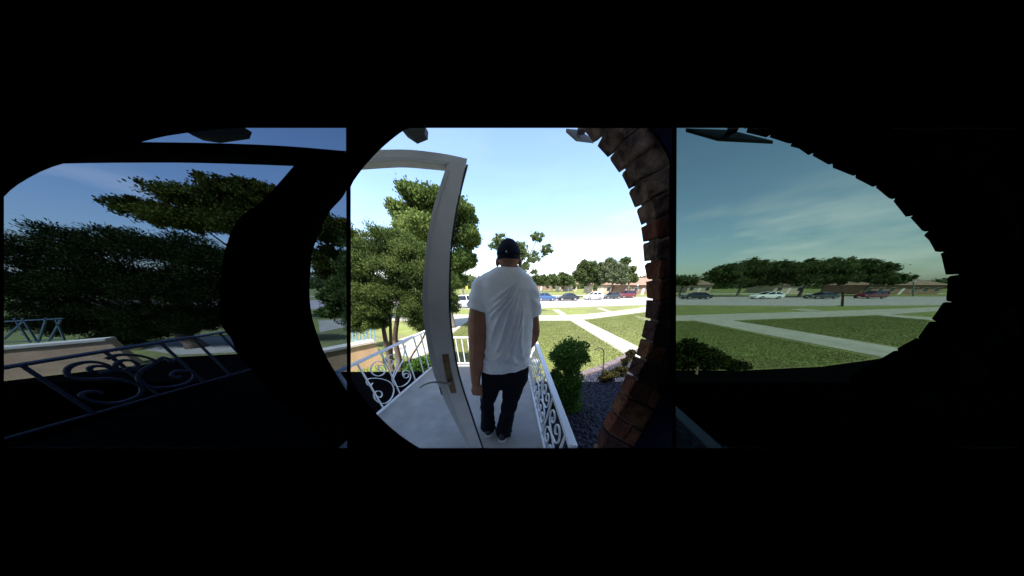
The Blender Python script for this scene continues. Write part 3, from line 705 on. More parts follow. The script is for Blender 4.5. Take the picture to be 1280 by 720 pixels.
def clumpify(blobs, per, rsc, seed, flat=0.8):
    """turn big picture-measured blobs into many leaf clumps around them"""
    r = np.random.default_rng(seed); out = []
    for c, R in blobs:
        c = np.array(c); R = np.array(R)
        for _ in range(per):
            d = r.normal(size=3); d /= np.linalg.norm(d); rr = r.uniform(.35, .92)
            q = R.min() * rsc * r.uniform(.6, 1.3)
            out.append((c + d * R * rr, (q * 1.15, q * 1.15, q * flat), r.uniform(.6, 1.2)))
    return out
def blob(px, py, rx, ry, Y, thick=None):
    p = at(px, py, Y); m = depth(p) / FPX
    X = rx * m; up = at(px, py - ry, Y).z - p.z
    return (tuple(p), (X, thick if thick else min(X, up) * 0.9, up))
def tree(name, label, cat, base, blobs, n, size, lm, bm_, seed, per=7, rsc=.42, tr=0.15, limbs=True, group=None, needle=False, up=.3, lean=None, tbias=0, shell=.45, jit=.17, fillw=1.0):
    base = Vector(base)
    t = thing(name, label, cat, tuple(base), group)
    top = Vector(max(blobs, key=lambda b: b[0][2])[0])
    r = random.Random(seed)
    cen = Vector((sum(b[0][0] for b in blobs) / len(blobs), sum(b[0][1] for b in blobs) / len(blobs), sum(b[0][2] for b in blobs) / len(blobs)))
    bm = bmesh.new()
    fork = base.lerp(cen, .62); fork.x += r.uniform(-.1, .1)
    mid = base.lerp(fork, .5) + Vector((r.uniform(-.6, .6) * tr, r.uniform(-.6, .6) * tr, 0))
    tube(bm, [base - Vector((0, 0, .1)), base + Vector((0, 0, tr * .8)), mid, fork], [tr * 1.5, tr * 1.05, tr * .85, tr * .65], 10)
    tube(bm, [fork, fork.lerp(top, .5) + Vector((r.uniform(-tr, tr), 0, 0)), top], [tr * .62, tr * .35, tr * .08], 8)
    from_bm('trunk', bm, bm_, t, smooth=True)
    if limbs:
        for b in blobs:
            q = Vector(b[0]); 
            if (q - top).length < 1e-6: continue
            bm = bmesh.new(); a = mid.lerp(fork, r.uniform(.5, 1)); mm = a.lerp(q, .55) + Vector((0, 0, -(q - a).length * .08))
            tube(bm, [a, mm, q], [tr * .42, tr * .24, tr * .06], 6); from_bm('limb', bm, bm_, t, smooth=True)
    cl = clumpify(blobs, int(per * 2.2), rsc * 1.05, seed) + [(c, tuple(q * .8 for q in R), fillw) for c, R in blobs]
    leaves('crown', cl, int(n * 1.7), size * .8, lm, t, seed, up, needle=needle, tbias=tbias, shell=shell * .5, jit=jit)
    return t

# juniper beside the porch (several leaning stems)
JY = 3.9
jb = [blob(484, 300, 34, 19, JY, .42), blob(459, 318, 26, 20, JY, .42), blob(512, 315, 26, 20, JY, .42), blob(446, 335, 16, 18, JY, .4), blob(490, 335, 36, 22, JY, .5), blob(530, 345, 20, 30, JY, .4), blob(452, 362, 22, 22, JY, .42), blob(492, 365, 30, 18, JY, .45), blob(522, 385, 20, 20, JY, .4), blob(470, 388, 26, 15, JY, .42), blob(446, 395, 12, 10, JY, .3), blob(452, 404, 16, 11, JY, .35), blob(528, 402, 13, 14, JY, .3), blob(472, 402, 14, 9, JY, .35), blob(440, 372, 12, 16, JY, .35), blob(560, 352, 12, 14, JY + .4, .25), blob(566, 378, 9, 16, JY + .4, .25)]
jt = thing('juniper_tree', 'bushy green juniper with bare brown stems beyond the white scroll railing', 'tree', tuple(gnd(492, 473)), None)
gb = gnd(492, 473)
for i, pts in enumerate([[(500, 474), (499, 450), (494, 425), (497, 398), (505, 360), (512, 320)], [(494, 473), (486, 445), (481, 420), (477, 395), (470, 355), (462, 325)], [(503, 472), (513, 448), (521, 435), (530, 420), (536, 395), (532, 350)], [(490, 472), (489, 440), (488, 405), (486, 350), (485, 300)]]):
    bm = bmesh.new(); pp = smooth_poly([at(x, y, JY + .0 + .1 * i) for x, y in pts], 4); pp[0].z = gb.z - .05
    k = len(pp); rr = (0.075, 0.065, 0.028, 0.05)[i]
    tube(bm, pp, [rr * (1 - .75 * j / k) for j in range(k)], 9); from_bm('stem', bm, M['bark'], jt, smooth=True)
leaves('crown', clumpify(jb, 70, .44, 3), 210000, .038, M['juniper'], jt, 3, .55, needle=True, shell=.15, jit=.22)
# maple behind
MY = 11.0
_blob = blob
blob = lambda a, b, c, d, Y, t=None: _blob(a + (4 if a < 530 else 0), b + 6, c * .92, d * .90, Y, t)
mb = [blob(520, 243, 22, 14, MY, 1.6), blob(505, 262, 18, 14, MY, 1.4), blob(548, 252, 30, 18, MY, 2), blob(575, 262, 22, 20, MY, 1.8), blob(588, 290, 15, 18, MY, 1.2), blob(540, 285, 38, 26, MY, 2.2), blob(582, 318, 14, 16, MY, 1.2), blob(560, 325, 26, 20, MY, 1.6), blob(572, 345, 14, 10, MY, 1), blob(512, 285, 18, 16, MY, 1.3)]
tree('maple_tree', 'tall full maple tree rising behind the juniper and the open door', 'tree', Vector((at(556, 356, MY).x, MY, tz(MY))), mb, 110000, .13, M['maple'], M['barkgrey'], 4, per=34, rsc=.30, jit=.15, fillw=3.0, shell=.3, tr=.22, tbias=.05)
blob = _blob
# airy tree behind the man's head
AY = 20.0
ab = [blob(626, 300, 12, 8, AY, 1), blob(617, 308, 9, 5, AY, .8), blob(651, 314, 12, 12, AY, 1), blob(672, 297, 10, 8, AY, .8), blob(683, 312, 11, 8, AY, .9), blob(668, 322, 14, 8, AY, 1), blob(655, 334, 10, 7, AY, .9), blob(640, 320, 14, 14, AY, 1), blob(668, 340, 6, 3.5, AY, .6)]
tree('airy_tree', 'sparse loose tree showing around the man\'s dark cap', 'tree', Vector((at(640, 356, AY).x, AY, tz(AY))), ab, 15000, .14, M['airy'], M['barkgrey'], 8, per=16, rsc=.22, jit=.3, fillw=.12, tr=.17, tbias=.1)
# stretched copies behind the left pane, dimmed by leaf colour, stand further left
J2 = 6.5
jb2 = [blob(130, 305, 70, 24, J2, .9), blob(40, 318, 50, 24, J2, .9), blob(215, 312, 70, 24, J2, .9), blob(280, 330, 40, 26, J2, .8), blob(60, 355, 66, 26, J2, 1), blob(150, 350, 80, 30, J2, 1), blob(235, 360, 70, 30, J2, 1), blob(90, 385, 70, 18, J2, .9), blob(190, 395, 70, 18, J2, .9), blob(110, 408, 55, 13, J2, .8), blob(180, 414, 34, 12, J2, .7), blob(60, 402, 46, 12, J2, .8), blob(150, 424, 40, 9, J2, .6), blob(235, 408, 34, 10, J2, .7), blob(262, 395, 40, 16, J2, .8)]
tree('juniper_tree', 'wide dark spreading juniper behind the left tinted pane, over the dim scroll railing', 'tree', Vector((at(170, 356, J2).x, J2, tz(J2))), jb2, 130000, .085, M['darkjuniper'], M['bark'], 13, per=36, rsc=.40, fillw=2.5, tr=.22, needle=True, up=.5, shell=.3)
M2 = 14.0
mb2 = [blob(190, 262, 32, 14, M2, 1.6), blob(250, 250, 45, 18, M2, 2), blob(310, 245, 45, 18, M2, 2), blob(350, 250, 30, 20, M2, 2), blob(240, 275, 60, 18, M2, 2), blob(320, 280, 60, 28, M2, 2.2), blob(405, 285, 26, 30, M2, 2), blob(420, 330, 24, 24, M2, 1.6)]
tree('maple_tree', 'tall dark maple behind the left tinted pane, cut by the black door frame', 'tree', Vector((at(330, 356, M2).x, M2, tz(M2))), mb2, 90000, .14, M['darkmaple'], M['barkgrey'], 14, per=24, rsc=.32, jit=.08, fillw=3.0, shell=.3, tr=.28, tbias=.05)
S2 = 6.0
tree('leafy_shrub', 'dim green shrub between the black door frame and the clear opening', 'shrub', gnd(418, 402), [blob(418, 372, 16, 14, S2, .5), blob(412, 390, 14, 8, S2, .4), blob(428, 355, 12, 10, S2, .4)], 5000, .10, M['maple'], M['bark'], 15, per=8, rsc=.5, tr=.04)

dsb = [blob(850, 445, 20, 18, 4.5, .4), blob(880, 450, 24, 14, 4.5, .4), blob(912, 456, 22, 9, 4.5, .4), blob(862, 432, 14, 8, 4.5, .3)]
tree('dark_shrub', 'low black green shrub at the lower left of the right tinted pane', 'shrub', gnd(870, 468), dsb, 12000, .07, M['darkjuniper'], M['bark'], 16, per=10, rsc=.45, tr=.03)  # bush silhouette and shade painted in as near-black leaves
# topiary box bush
by = gnd(712, 510)
bb = [blob(712, 444, 22, 20, by.y, .28), blob(708, 470, 20, 14, by.y, .26), blob(707, 488, 20, 16, by.y, .26), blob(708, 503, 19, 12, by.y, .25)]
bt = thing('boxwood_bush', 'clipped dark green bush with a round head beside the right railing', 'bush', tuple(by))
bm = bmesh.new(); tube(bm, [by - Vector((0, 0, .05)), by + Vector((.01, 0, .35)), Vector(bb[0][0])], [.035, .028, .01], 8); from_bm('stem', bm, M['bark'], bt)
leaves('crown', [(c, r, 1) for c, r in bb] + clumpify(bb, 26, .28, 21), 26000, .032, M['box'], bt, 21, .4, shell=.6)
# low olive shrub and upright plant beside the brick
oy = gnd(760, 478)
ot = thing('low_shrub', 'low yellow green shrub in the dark gravel bed below the thin hook', 'shrub', tuple(oy))
ob = [blob(759, 470, 8, 7, oy.y, .13), blob(754, 474, 6, 5, oy.y, .1), blob(767, 468, 6, 6, oy.y, .1)]
leaves('crown', clumpify(ob, 14, .45, 23), 3500, .035, M['olive'], ot, 23, .5)
bm = bmesh.new(); tube(bm, [oy - Vector((0, 0, .04)), Vector(ob[0][0])], [.012, .004], 6); from_bm('stem', bm, M['bark'], ot)
uy = gnd(778, 470)
ut = thing('upright_shrub', 'brown green upright shrub against the lower bricks', 'shrub', tuple(uy))
ub = [blob(776, 462, 9, 7, uy.y, .14), blob(784, 450, 7, 8, uy.y, .12), blob(789, 441, 5, 6, uy.y, .1), blob(770, 468, 8, 5, uy.y, .13)]
leaves('crown', clumpify(ub, 16, .45, 24), 5000, .035, M['olive'], ut, 24, .6, tbias=-.2)
bm = bmesh.new(); tube(bm, [uy - Vector((0, 0, .04)), Vector(ub[0][0]), Vector(ub[2][0])], [.016, .01, .004], 6); from_bm('stem', bm, M['bark'], ut)
# hook rod
hp = gnd(754, 463)
ht = [at(x, y, hp.y) for x, y in ((754, 463), (754.5, 450), (755, 443), (754, 437.5), (750.5, 435), (747, 435.2), (744.5, 437))]
t = thing('garden_hook', 'thin dark shepherd hook standing at the edge of the gravel bed', 'hook', tuple(hp))
bm = bmesh.new(); tube(bm, smooth_poly(ht, 5), .012, 6); from_bm('rod', bm, M['rubber'], t)
bm = bmesh.new(); tube(bm, [ht[-1], ht[-1] + Vector((-.02, 0, -.02))], .016, 8); from_bm('tip', bm, M['rubber'], t)
# edging pavers
et = thing('bed_edging', 'row of mauve grey edging blocks between the gravel bed and the lawn', 'edging', tuple(gnd(750, 462)))
line = smooth_poly(gp((690, 481), (712, 476), (728, 470), (745, 463.5), (760, 457.5), (776, 450), (792, 442), (812, 432)), 10)
acc = [line[0]]
for p in line:
    if (p - acc[-1]).length > .27: acc.append(p)
for a, b in zip(acc, acc[1:]):
    d = (b - a).normalized(); s = Vector((-d.y, d.x, 0)) * rng.uniform(.085, .1); g = d * .012
    a2, b2 = a + g, b - g; h = rng.uniform(.07, .1)
    bm = bmesh.new(); hexa(bm, [a2 - s - Vector((0, 0, .05)), b2 - s - Vector((0, 0, .05)), b2 + s - Vector((0, 0, .05)), a2 + s - Vector((0, 0, .05)), a2 - s * .9 + Vector((0, 0, h)), b2 - s * .9 + Vector((0, 0, h)), b2 + s * .9 + Vector((0, 0, h)), a2 + s * .9 + Vector((0, 0, h))])
    bev(bm, .012); from_bm('paver', bm, M['paver'], et)
# gravel stones
r = np.random.default_rng(9)
ico = bmesh.new(); bmesh.ops.create_icosphere(ico, subdivisions=1, radius=1); ico.verts.ensure_lookup_table()
iv = np.array([v.co[:] for v in ico.verts]); itri = np.array([[v.index for v in f.verts] for f in ico.faces]); ico.free()
bx = np.array([[p.x, p.y] for p in bedpoly])
def inpoly(x, y, poly):
    c = np.zeros(len(x), bool); j = len(poly) - 1
    for i in range(len(poly)):
        xi, yi = poly[i]; xj, yj = poly[j]
        m = ((yi > y) != (yj > y)) & (x < (xj - xi) * (y - yi) / (yj - yi + 1e-12) + xi); c ^= m; j = i
    return c
x = r.uniform(PR + .03, 3.2, 16000); y = r.uniform(.9, 5.2, 16000); k = inpoly(x, y, bx); x, y = x[k], y[k]
sz = r.uniform(.012, .03, len(x))
V = iv[None] * sz[:, None, None] * r.uniform(.6, 1.3, (len(x), 1, 3)) * r.uniform(.85, 1.15, (len(x), 12, 1)) + np.stack([x, y, np.array([tz(q) for q in y]) + .004 + sz * .3], 1)[:, None, :]
V = V[:, itri].reshape(-1, 3)
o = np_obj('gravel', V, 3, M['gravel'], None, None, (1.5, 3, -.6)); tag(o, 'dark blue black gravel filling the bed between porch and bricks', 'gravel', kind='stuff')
# grass blades on the nearer lawn
bx2 = [[p.x, p.y] for p in gp((660, 401.5), (712, 401.5), (790, 446), (800, 452), (776, 449), (745, 462), (728, 469), (700, 476), (640, 476), (563, 440), (563, 420), (600, 402))]
bx3 = [[p.x, p.y] for p in gp((730, 400.5), (806, 391), (830, 395), (830, 448), (800, 434))]
bx4 = [[p.x, p.y] for p in gp((845, 402), (868, 402), (1090, 447), (1026, 457.5), (926, 462.5), (845, 462))]
bx5 = [[p.x, p.y] for p in gp((918, 401.4), (1095, 395), (1160, 400), (1140, 436))]
bx6 = [[p.x, p.y] for p in gp((500, 424), (560, 404), (600, 402), (563, 420), (545, 437), (563, 470), (500, 480), (440, 480), (440, 440))]
Pb = []
drv = [[p.x, p.y] for p in gp((590, 398), (573, 399), (543, 409), (498, 424), (478, 440), (520, 450), (547, 438), (565, 419))]
for poly, n in ((bx2, 60000), (bx3, 42000), (bx4, 26000), (bx5, 40000), (bx6, 14000)):
    q = np.array(poly); x = r.uniform(q[:, 0].min(), q[:, 0].max(), n * 2); y = r.uniform(q[:, 1].min(), q[:, 1].max(), n * 2)
    k = inpoly(x, y, poly); x, y = x[k][:n], y[k][:n]; k = ~inpoly(x, y, drv); x, y = x[k], y[k]; Pb.append(np.stack([x, y], 1))
Pb = np.concatenate(Pb); n = len(Pb)
zb = np.interp(Pb[:, 1], [b[0] for b in BREAK], [b[1] for b in BREAK])
Pb = Pb + r.normal(0, .035, Pb.shape); P = np.column_stack([Pb, zb]); ang = r.uniform(0, 2 * pi, n); hgt = r.uniform(.016, .040, n) * (1 + .10 * Pb[:, 1] / 4)
wv = np.stack([np.cos(ang), np.sin(ang), 0 * ang], 1) * (r.uniform(.008, .014, n) * (1 + .12 * Pb[:, 1]))[:, None]
tp = np.stack([r.normal(0, .4, n), r.normal(0, .4, n), np.ones(n)], 1) * hgt[:, None]
V = np.stack([P - wv, P + wv, P + tp], 1).reshape(-1, 3)
pat = .5 + .28 * np.sin(Pb[:, 0] * 1.7 + 2 * np.sin(Pb[:, 1] * .9)) * np.cos(Pb[:, 1] * 1.3 + np.sin(Pb[:, 0] * .8)) 
o = np_obj('lawn_grass', V, 3, M['blade'], None, np.clip(pat * .6 + r.random(n) * .35, 0, 1), (2, 8, -.8)); tag(o, 'short mown lawn grass between the walks', 'grass', kind='stuff')

# ---------------------------------------------------------------- left neighbour: tan walls, blue bars, hedge
def low_wall(pts_px, h, label, Ydep, thick=.25):
    a = [gnd(x, y) for x, y in pts_px]
    t = thing('retaining_wall', label, 'wall', tuple(a[0]))
    bm = bmesh.new(); bm2 = bmesh.new()
    for p, q in zip(a, a[1:]):
        d = (q - p).normalized(); s = Vector((-d.y, d.x, 0)) * thick
        ring = [p, q, q + s, p + s]
        hexa(bm, [v - Vector((0, 0, .1)) for v in ring] + [Vector((v.x, v.y, tz(p.y) + h)) for v in ring])
        ring = [p - s * .15, q - s * .15, q + s * 1.15, p + s * 1.15]
        hexa(bm2, [Vector((v.x, v.y, tz(p.y) + h + .002)) for v in ring] + [Vector((v.x, v.y, tz(p.y) + h + .06)) for v in ring])
    from_bm('wall_face', bm, M['tan'], t); from_bm('coping', bm2, M['cap'], t)
low_wall([(415, 472), (480, 455)], .66, 'tan concrete wall beyond the white scroll railing at the left of the clear opening', 4)
low_wall([(-40, 482), (90, 466), (172, 456)], .74, 'long tan concrete wall behind the left tinted pane under the juniper', 4)
def bars(label, pairs, Y, m, w=.03):
    a = [(at(*p, Y), at(*q, Y)) for p, q in pairs]
    t = thing('bar_fence', label, 'fence', (a[0][0].x, Y, tz(Y)))
    for p, q in a:
        bm = bmesh.new(); bar(bm, p, q, w, w, (0, 1, 0)); from_bm('bar', bm, m, t)
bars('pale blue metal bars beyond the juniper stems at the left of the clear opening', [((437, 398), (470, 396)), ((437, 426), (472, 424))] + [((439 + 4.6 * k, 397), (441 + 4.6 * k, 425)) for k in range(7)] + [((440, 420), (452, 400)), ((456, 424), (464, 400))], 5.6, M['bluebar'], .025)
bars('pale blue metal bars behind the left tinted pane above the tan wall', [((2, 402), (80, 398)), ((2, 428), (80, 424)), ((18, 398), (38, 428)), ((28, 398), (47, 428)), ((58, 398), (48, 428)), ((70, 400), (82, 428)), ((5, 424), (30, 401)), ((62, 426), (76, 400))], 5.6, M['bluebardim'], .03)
hg = gnd(528, 468)
t = thing('low_hedge', 'low dark green hedge behind the end of the white scroll railing', 'hedge', tuple(hg))
hb = [blob(516, 462, 10, 9, hg.y, .2), blob(530, 455, 12, 10, hg.y, .25), blob(544, 452, 10, 10, hg.y, .2)]
leaves('crown', clumpify(hb, 18, .4, 31), 7000, .045, M['box'], t, 31, .4)
bm = bmesh.new()
for b in hb: tube(bm, [Vector((b[0][0], b[0][1], hg.z - .04)), Vector(b[0])], [.015, .005], 6)
from_bm('stems', bm, M['bark'], t)
# small bucket beyond the right railing
bk = gnd(669, 458)
t = thing('bucket', 'small white and pale blue bucket on the lawn just beyond the right railing', 'bucket', tuple(bk))
bm = bmesh.new(); tube(bm, [bk, bk + Vector((0, 0, .18)), bk + Vector((0, 0, .2))], [.085, .11, .115], 14); from_bm('pail', bm, M['sole'], t)
bm = bmesh.new(); tube(bm, [bk + Vector((0, 0, .07)), bk + Vector((0, 0, .14))], [.099, .108], 14); from_bm('band', bm, M['bluebar'], t)
bm = bmesh.new(); tube(bm, [bk + Vector((.115 * cos(a), 0, .2 + .12 * sin(a))) for a in [pi * k / 8 for k in range(9)]], .006, 5); from_bm('handle', bm, M['pole'], t)

# ---------------------------------------------------------------- park trees, distant wood
def wide_tree(label, px, base_y, blobs_px, Y, n, size, lm, seed, group='trees across the street', name='park_tree', tr=.3, thick=None):
    bl = [blob(a, b, c, d, Y, thick) for a, b, c, d in blobs_px]
    return tree(name, label, 'tree', Vector((at(px, 356, Y).x, Y, tz(Y))), bl, n, size, lm, M['barkgrey'], seed, per=22, rsc=.32, tr=tr, group=group, tbias=0, shell=.3)
wide_tree('dark green broad tree behind the white hatchback, left of the paired park trees', 737, 362, [(735, 332, 14, 9), (725, 342, 10, 9), (745, 340, 12, 12), (733, 350, 14, 7), (750, 350, 8, 8)], 52, 20000, .36, M['park'], 41)
wide_tree('grey green taller tree right of the dark park tree, behind the maroon car', 765, 362, [(763, 332, 12, 10), (775, 338, 11, 9), (762, 345, 14, 10), (778, 350, 10, 6)], 50, 20000, .36, M['pale'], 42)
wide_tree('thin-topped tree at the right end of the park, beside the brick arch', 788, 362, [(782, 327, 8, 6), (790, 337, 6, 6), (786, 347, 9, 7), (794, 350, 4, 4)], 62, 4500, .5, M['airy'], 43)
for i, (px, w, h) in enumerate([(668, 7, 7), (679, 9, 8), (691, 9, 8), (702, 9, 10), (712, 6, 7)]):
    wide_tree(['rounded far tree just right of the man\'s shoulder', 'second far tree right of the man\'s shoulder', 'middle tree of the far row right of the man', 'tallest tree of the far row right of the man', 'last small tree of the far row before the broad park tree'][i], px, 360, [(px, 352 - h * .5, w, h * .8), (px - w * .4, 355 - h * .3, w * .7, h * .6), (px + w * .5, 354 - h * .3, w * .7, h * .6)], 85 + 3 * i, 2600, .8, M['park'], 50 + i, tr=.3)
wide_tree('pale green tree far behind the yellow sign left of the man', 578, 362, [(572, 350, 8, 8), (582, 351, 8, 7)], 60, 2600, .6, M['pale'], 58)
# right pane
wide_tree('long dark tree clump at left behind the right tinted pane', 930, 362, [(905, 342, 20, 11), (935, 334, 26, 11), (960, 338, 26, 13), (915, 350, 28, 8), (955, 350, 30, 9)], 52, 34000, .40, M['park'], 61, thick=3)
wide_tree('broad dark middle tree behind the right tinted pane, over the parked dark car', 1010, 362, [(985, 336, 24, 10), (1020, 333, 26, 10), (1045, 332, 22, 10), (1000, 348, 30, 10), (1045, 346, 28, 10)], 50, 34000, .40, M['park'], 62, thick=3)
wide_tree('loose tree at right behind the right tinted pane, near the red car', 1090, 362, [(1075, 332, 22, 9), (1098, 336, 20, 8), (1090, 346, 24, 8), (1120, 347, 12, 6), (1112, 352, 18, 5)], 56, 22000, .38, M['park'], 63, thick=3)
wide_tree('small dark tree at the left edge of the right tinted pane', 855, 362, [(848, 351, 12, 7), (863, 352, 10, 6)], 60, 3500, .6, M['park'], 64, thick=2.5)
# small street trees in the park strip
for i, (px, y0, y1) in enumerate([(718, 354, 366), (744, 355, 369), (684, 350, 366)]):
    Y = 47
    wide_tree(['slim young tree in the grass strip between dark sedan and white hatchback', 'slim young tree in the grass strip behind the white hatchback', 'slim young tree in the field behind the blue car'][i], px, 368, [(px, (y0 + y1) / 2 - 2, 2.6, 4), (px, (y0 + y1) / 2 - 5, 1.8, 3)], Y + 3 * i, 900, .3, M['airy'], 70 + i, tr=.06, group='young trees beyond the street')
r = np.random.default_rng(77); cl = []
for k in range(420):
    a = r.uniform(-1.25, 1.25); Y = 170 * r.uniform(.9, 1.15); X = Y * tan(a) ; R = r.uniform(3, 6.5)
    cl.append(((X, Y, -1.45 + R * .7), (R * 1.5, R, R), 1))
o = leaves('distant_wood', cl, 60000, 1.7, M['park'], None, 78, .3, off=(0, 170, -1.45)); tag(o, 'far low line of trees along the horizon', 'trees', kind='stuff')

# ---------------------------------------------------------------- houses across the street
def ranch(label, px0, px1, Y, wall_h, roof_h, wm, nwin, dep=9, name='ranch_house', door=True):
    a = at(px0, 356, Y); b = at(px1, 356, Y); z0 = tz(Y); x0, x1 = a.x, b.x
    t = thing(name, label, 'house', ((x0 + x1) / 2, Y, z0), 'houses across the street')
    bm = bmesh.new(); box(bm, x0, x1, Y, Y + dep, z0 - .2, z0 + wall_h); from_bm('wall', bm, wm, t)
    e = .7; h = z0 + wall_h + .003; bm = bmesh.new()
    v = [bm.verts.new(p) for p in ((x0 - e, Y - e, h), (x1 + e, Y - e, h), (x1 + e, Y + dep + e, h), (x0 - e, Y + dep + e, h), (x0 + dep * .4, Y + dep / 2, h + roof_h), (x1 - dep * .4, Y + dep / 2, h + roof_h))]
    for f in ((3, 2, 1, 0), (0, 1, 5, 4), (2, 3, 4, 5), (1, 2, 5), (3, 0, 4)): bm.faces.new([v[i] for i in f])
    rf = from_bm('roof', bm, M['roofbrown'], t)
    bm = bmesh.new(); cx = x0 + (x1 - x0) * .7; box(bm, cx, cx + .8, Y + dep * .55, Y + dep * .55 + .7, h + roof_h * .5, h + roof_h + .7); from_bm('chimney', bm, M['housebrick'], rf)
    for i in range(nwin):
        wx = x0 + (x1 - x0) * (i + .5) / nwin; ww = min(1.8, (x1 - x0) / nwin * .55)
        if door and i == nwin // 2:
            bm = bmesh.new(); box(bm, wx - .5, wx + .5, Y - .06, Y - .003, z0, z0 + 2.05); from_bm('door', bm, M['wtrim'], t); continue
        bm = bmesh.new(); box(bm, wx - ww / 2 - .1, wx + ww / 2 + .1, Y - .05, Y - .003, z0 + .8, z0 + 2.2); w = from_bm('window', bm, M['wtrim'], t)
        bm = bmesh.new(); box(bm, wx - ww / 2, wx + ww / 2, Y - .075, Y - .052, z0 + .9, z0 + 2.1); from_bm('pane', bm, M['windark'], w)
ranch('long low brown brick house with wide hipped roof beside the brick arch', 783, 830, 66, 2.9, 2.3, M['housebrick'], 5)
ranch('tan house half hidden behind the paired park trees', 742, 766, 74, 3.0, 2.2, M['housetan'], 3)
ranch('pale house between the far tree row and the broad park tree', 700, 722, 100, 3.2, 2.6, M['housetan'], 3)
ranch('low house behind the far tree row right of the man', 664, 690, 120, 3.4, 2.6, M['housebrick'], 3)
ranch('long dim brown house behind the right tinted pane near the silhouetted bricks', 1085, 1185, 66, 2.9, 2.0, M['housebrick'], 7)
ranch('dim tan house behind the right tinted pane between the dark trees', 972, 1010, 74, 3.0, 2.2, M['housetan'], 3)
ranch('dim low house at the left of the right tinted pane', 862, 892, 80, 3.0, 2.2, M['housetan'], 3)

# ---------------------------------------------------------------- cars
def car_proto(kind):
    """parts in local coordinates, x forward(-) to rear(+), length about 4.6 m"""
    if kind == 'sedan':
        st = [(-2.3, .30, .62, .70), (-2.2, .24, .74, .82), (-1.6, .22, .86, .90), (-.8, .22, .95, .91), (.5, .22, .97, .91), (1.5, .22, .98, .91), (2.15, .26, .94, .84), (2.32, .34, .80, .72)]
        gl = [(-.95, .94, .80, 0), (-.25, 1.40, .62, 1), (.75, 1.42, .62, 1), (1.55, .98, .78, 0)]
    elif kind == 'suv':
        st = [(-2.3, .36, .80, .72), (-2.2, .28, .92, .84), (-1.5, .26, 1.04, .92), (-.9, .26, 1.08, .93), (.5, .26, 1.10, .93), (1.7, .26, 1.10, .93), (2.2, .30, 1.08, .90), (2.32, .38, .95, .82)]
        gl = [(-1.05, 1.07, .82, 0), (-.35, 1.66, .66, 1), (1.75, 1.66, .66, 1), (2.2, 1.10, .82, 0)]
    else:  # hatch
        st = [(-2.15, .32, .66, .70), (-2.05, .25, .80, .83), (-1.4, .23, .94, .89), (-.8, .23, 1.0, .90), (.5, .23, 1.02, .90), (1.4, .23, 1.02, .90), (1.95, .27, 1.0, .85), (2.08, .36, .88, .76)]
        gl = [(-1.0, .99, .80, 0), (-.2, 1.48, .63, 1), (1.1, 1.48, .63, 1), (1.9, 1.01, .79, 0)]
    bm = bmesh.new(); rings = []
    for x, z0, z1, w in st:
        ch = .10
        prof = [(-w * .93, z0), (-w, z0 + .18), (-w, (z0 + z1) / 2), (-w * .97, z1 - ch), (-w * .86, z1), (w * .86, z1), (w * .97, z1 - ch), (w, (z0 + z1) / 2), (w, z0 + .18), (w * .93, z0)]
        rings.append([bm.verts.new((x, y, z)) for y, z in prof])
    for a, b in zip(rings, rings[1:]):
        for k in range(10): bm.faces.new([a[k], a[(k + 1) % 10], b[(k + 1) % 10], b[k]])
    bm.faces.new(rings[0][::-1]); bm.faces.new(rings[-1])
    # roof skin and pillars (paint) as part of body
    a, b, c, d = gl
    def q(g, s, dz=0, dx=0): return (g[0] + dx, s * g[2], g[1] + dz)
    hexa(bm, [q(b, -1, .0), q(c, -1, .0), q(c, 1, .0), q(b, 1, .0), (b[0] + .1, -b[2] * .92, b[1] + .05), (c[0] - .1, -c[2] * .92, c[1] + .05), (c[0] - .1, c[2] * .92, c[1] + .05), (b[0] + .1, b[2] * .92, b[1] + .05)])
    for s in (-1, 1):
        for u, v in ((a, b), (c, d)):
            bar(bm, q(u, s), q(v, s), .09, .06, (1, 0, 0))
        mx = (b[0] + c[0]) / 2
        bar(bm, (mx, s * (.81), a[1]), (mx, s * b[2] * 1.01, b[1]), .09, .05, (1, 0, 0))
    body = bm
    g = bmesh.new()
    hexa(g, [(a[0] + .03, -a[2] + .03, a[1] - .05), (d[0] - .03, -d[2] + .03, d[1] - .05), (d[0] - .03, d[2] - .03, d[1] - .05), (a[0] + .03, a[2] - .03, a[1] - .05), (b[0] + .01, -b[2] + .02, b[1] - .003), (c[0] - .01, -c[2] + .02, c[1] - .003), (c[0] - .01, c[2] - .02, c[1] - .003), (b[0] + .01, b[2] - .02, b[1] - .003)])
    return body, g, st
def to_mesh(name, bm, m):
    bmesh.ops.recalc_face_normals(bm, faces=bm.faces); me = bpy.data.meshes.new(name); bm.to_mesh(me); bm.free(); me.materials.append(m); return me
tb = bmesh.new()
prof = [(.22, -.10), (.31, -.11), (.33, -.05), (.33, .05), (.31, .11), (.22, .10)]
rg = [[tb.verts.new((r_ * cos(2 * pi * k / 18), y_, r_ * sin(2 * pi * k / 18))) for r_, y_ in prof] for k in range(18)]
for k in range(18):
    for j in range(5): tb.faces.new([rg[k][j], rg[(k + 1) % 18][j], rg[(k + 1) % 18][j + 1], rg[k][j + 1]])
TY = to_mesh('tyre', tb, M['tyre'])
rb = bmesh.new()
bmesh.ops.create_cone(rb, segments=16, radius1=.225, radius2=.225, depth=.17, cap_ends=True, matrix=Matrix.Rotation(pi / 2, 4, 'X'))
for k in range(5):
    a_ = 2 * pi * k / 5
    for s in (-1, 1): bar(rb, (0, s * .09, 0), (.21 * cos(a_), s * .09, .21 * sin(a_)), .05, .02, (0, 1, 0))
RM = to_mesh('rim', rb, M['rim'])
protos = {}
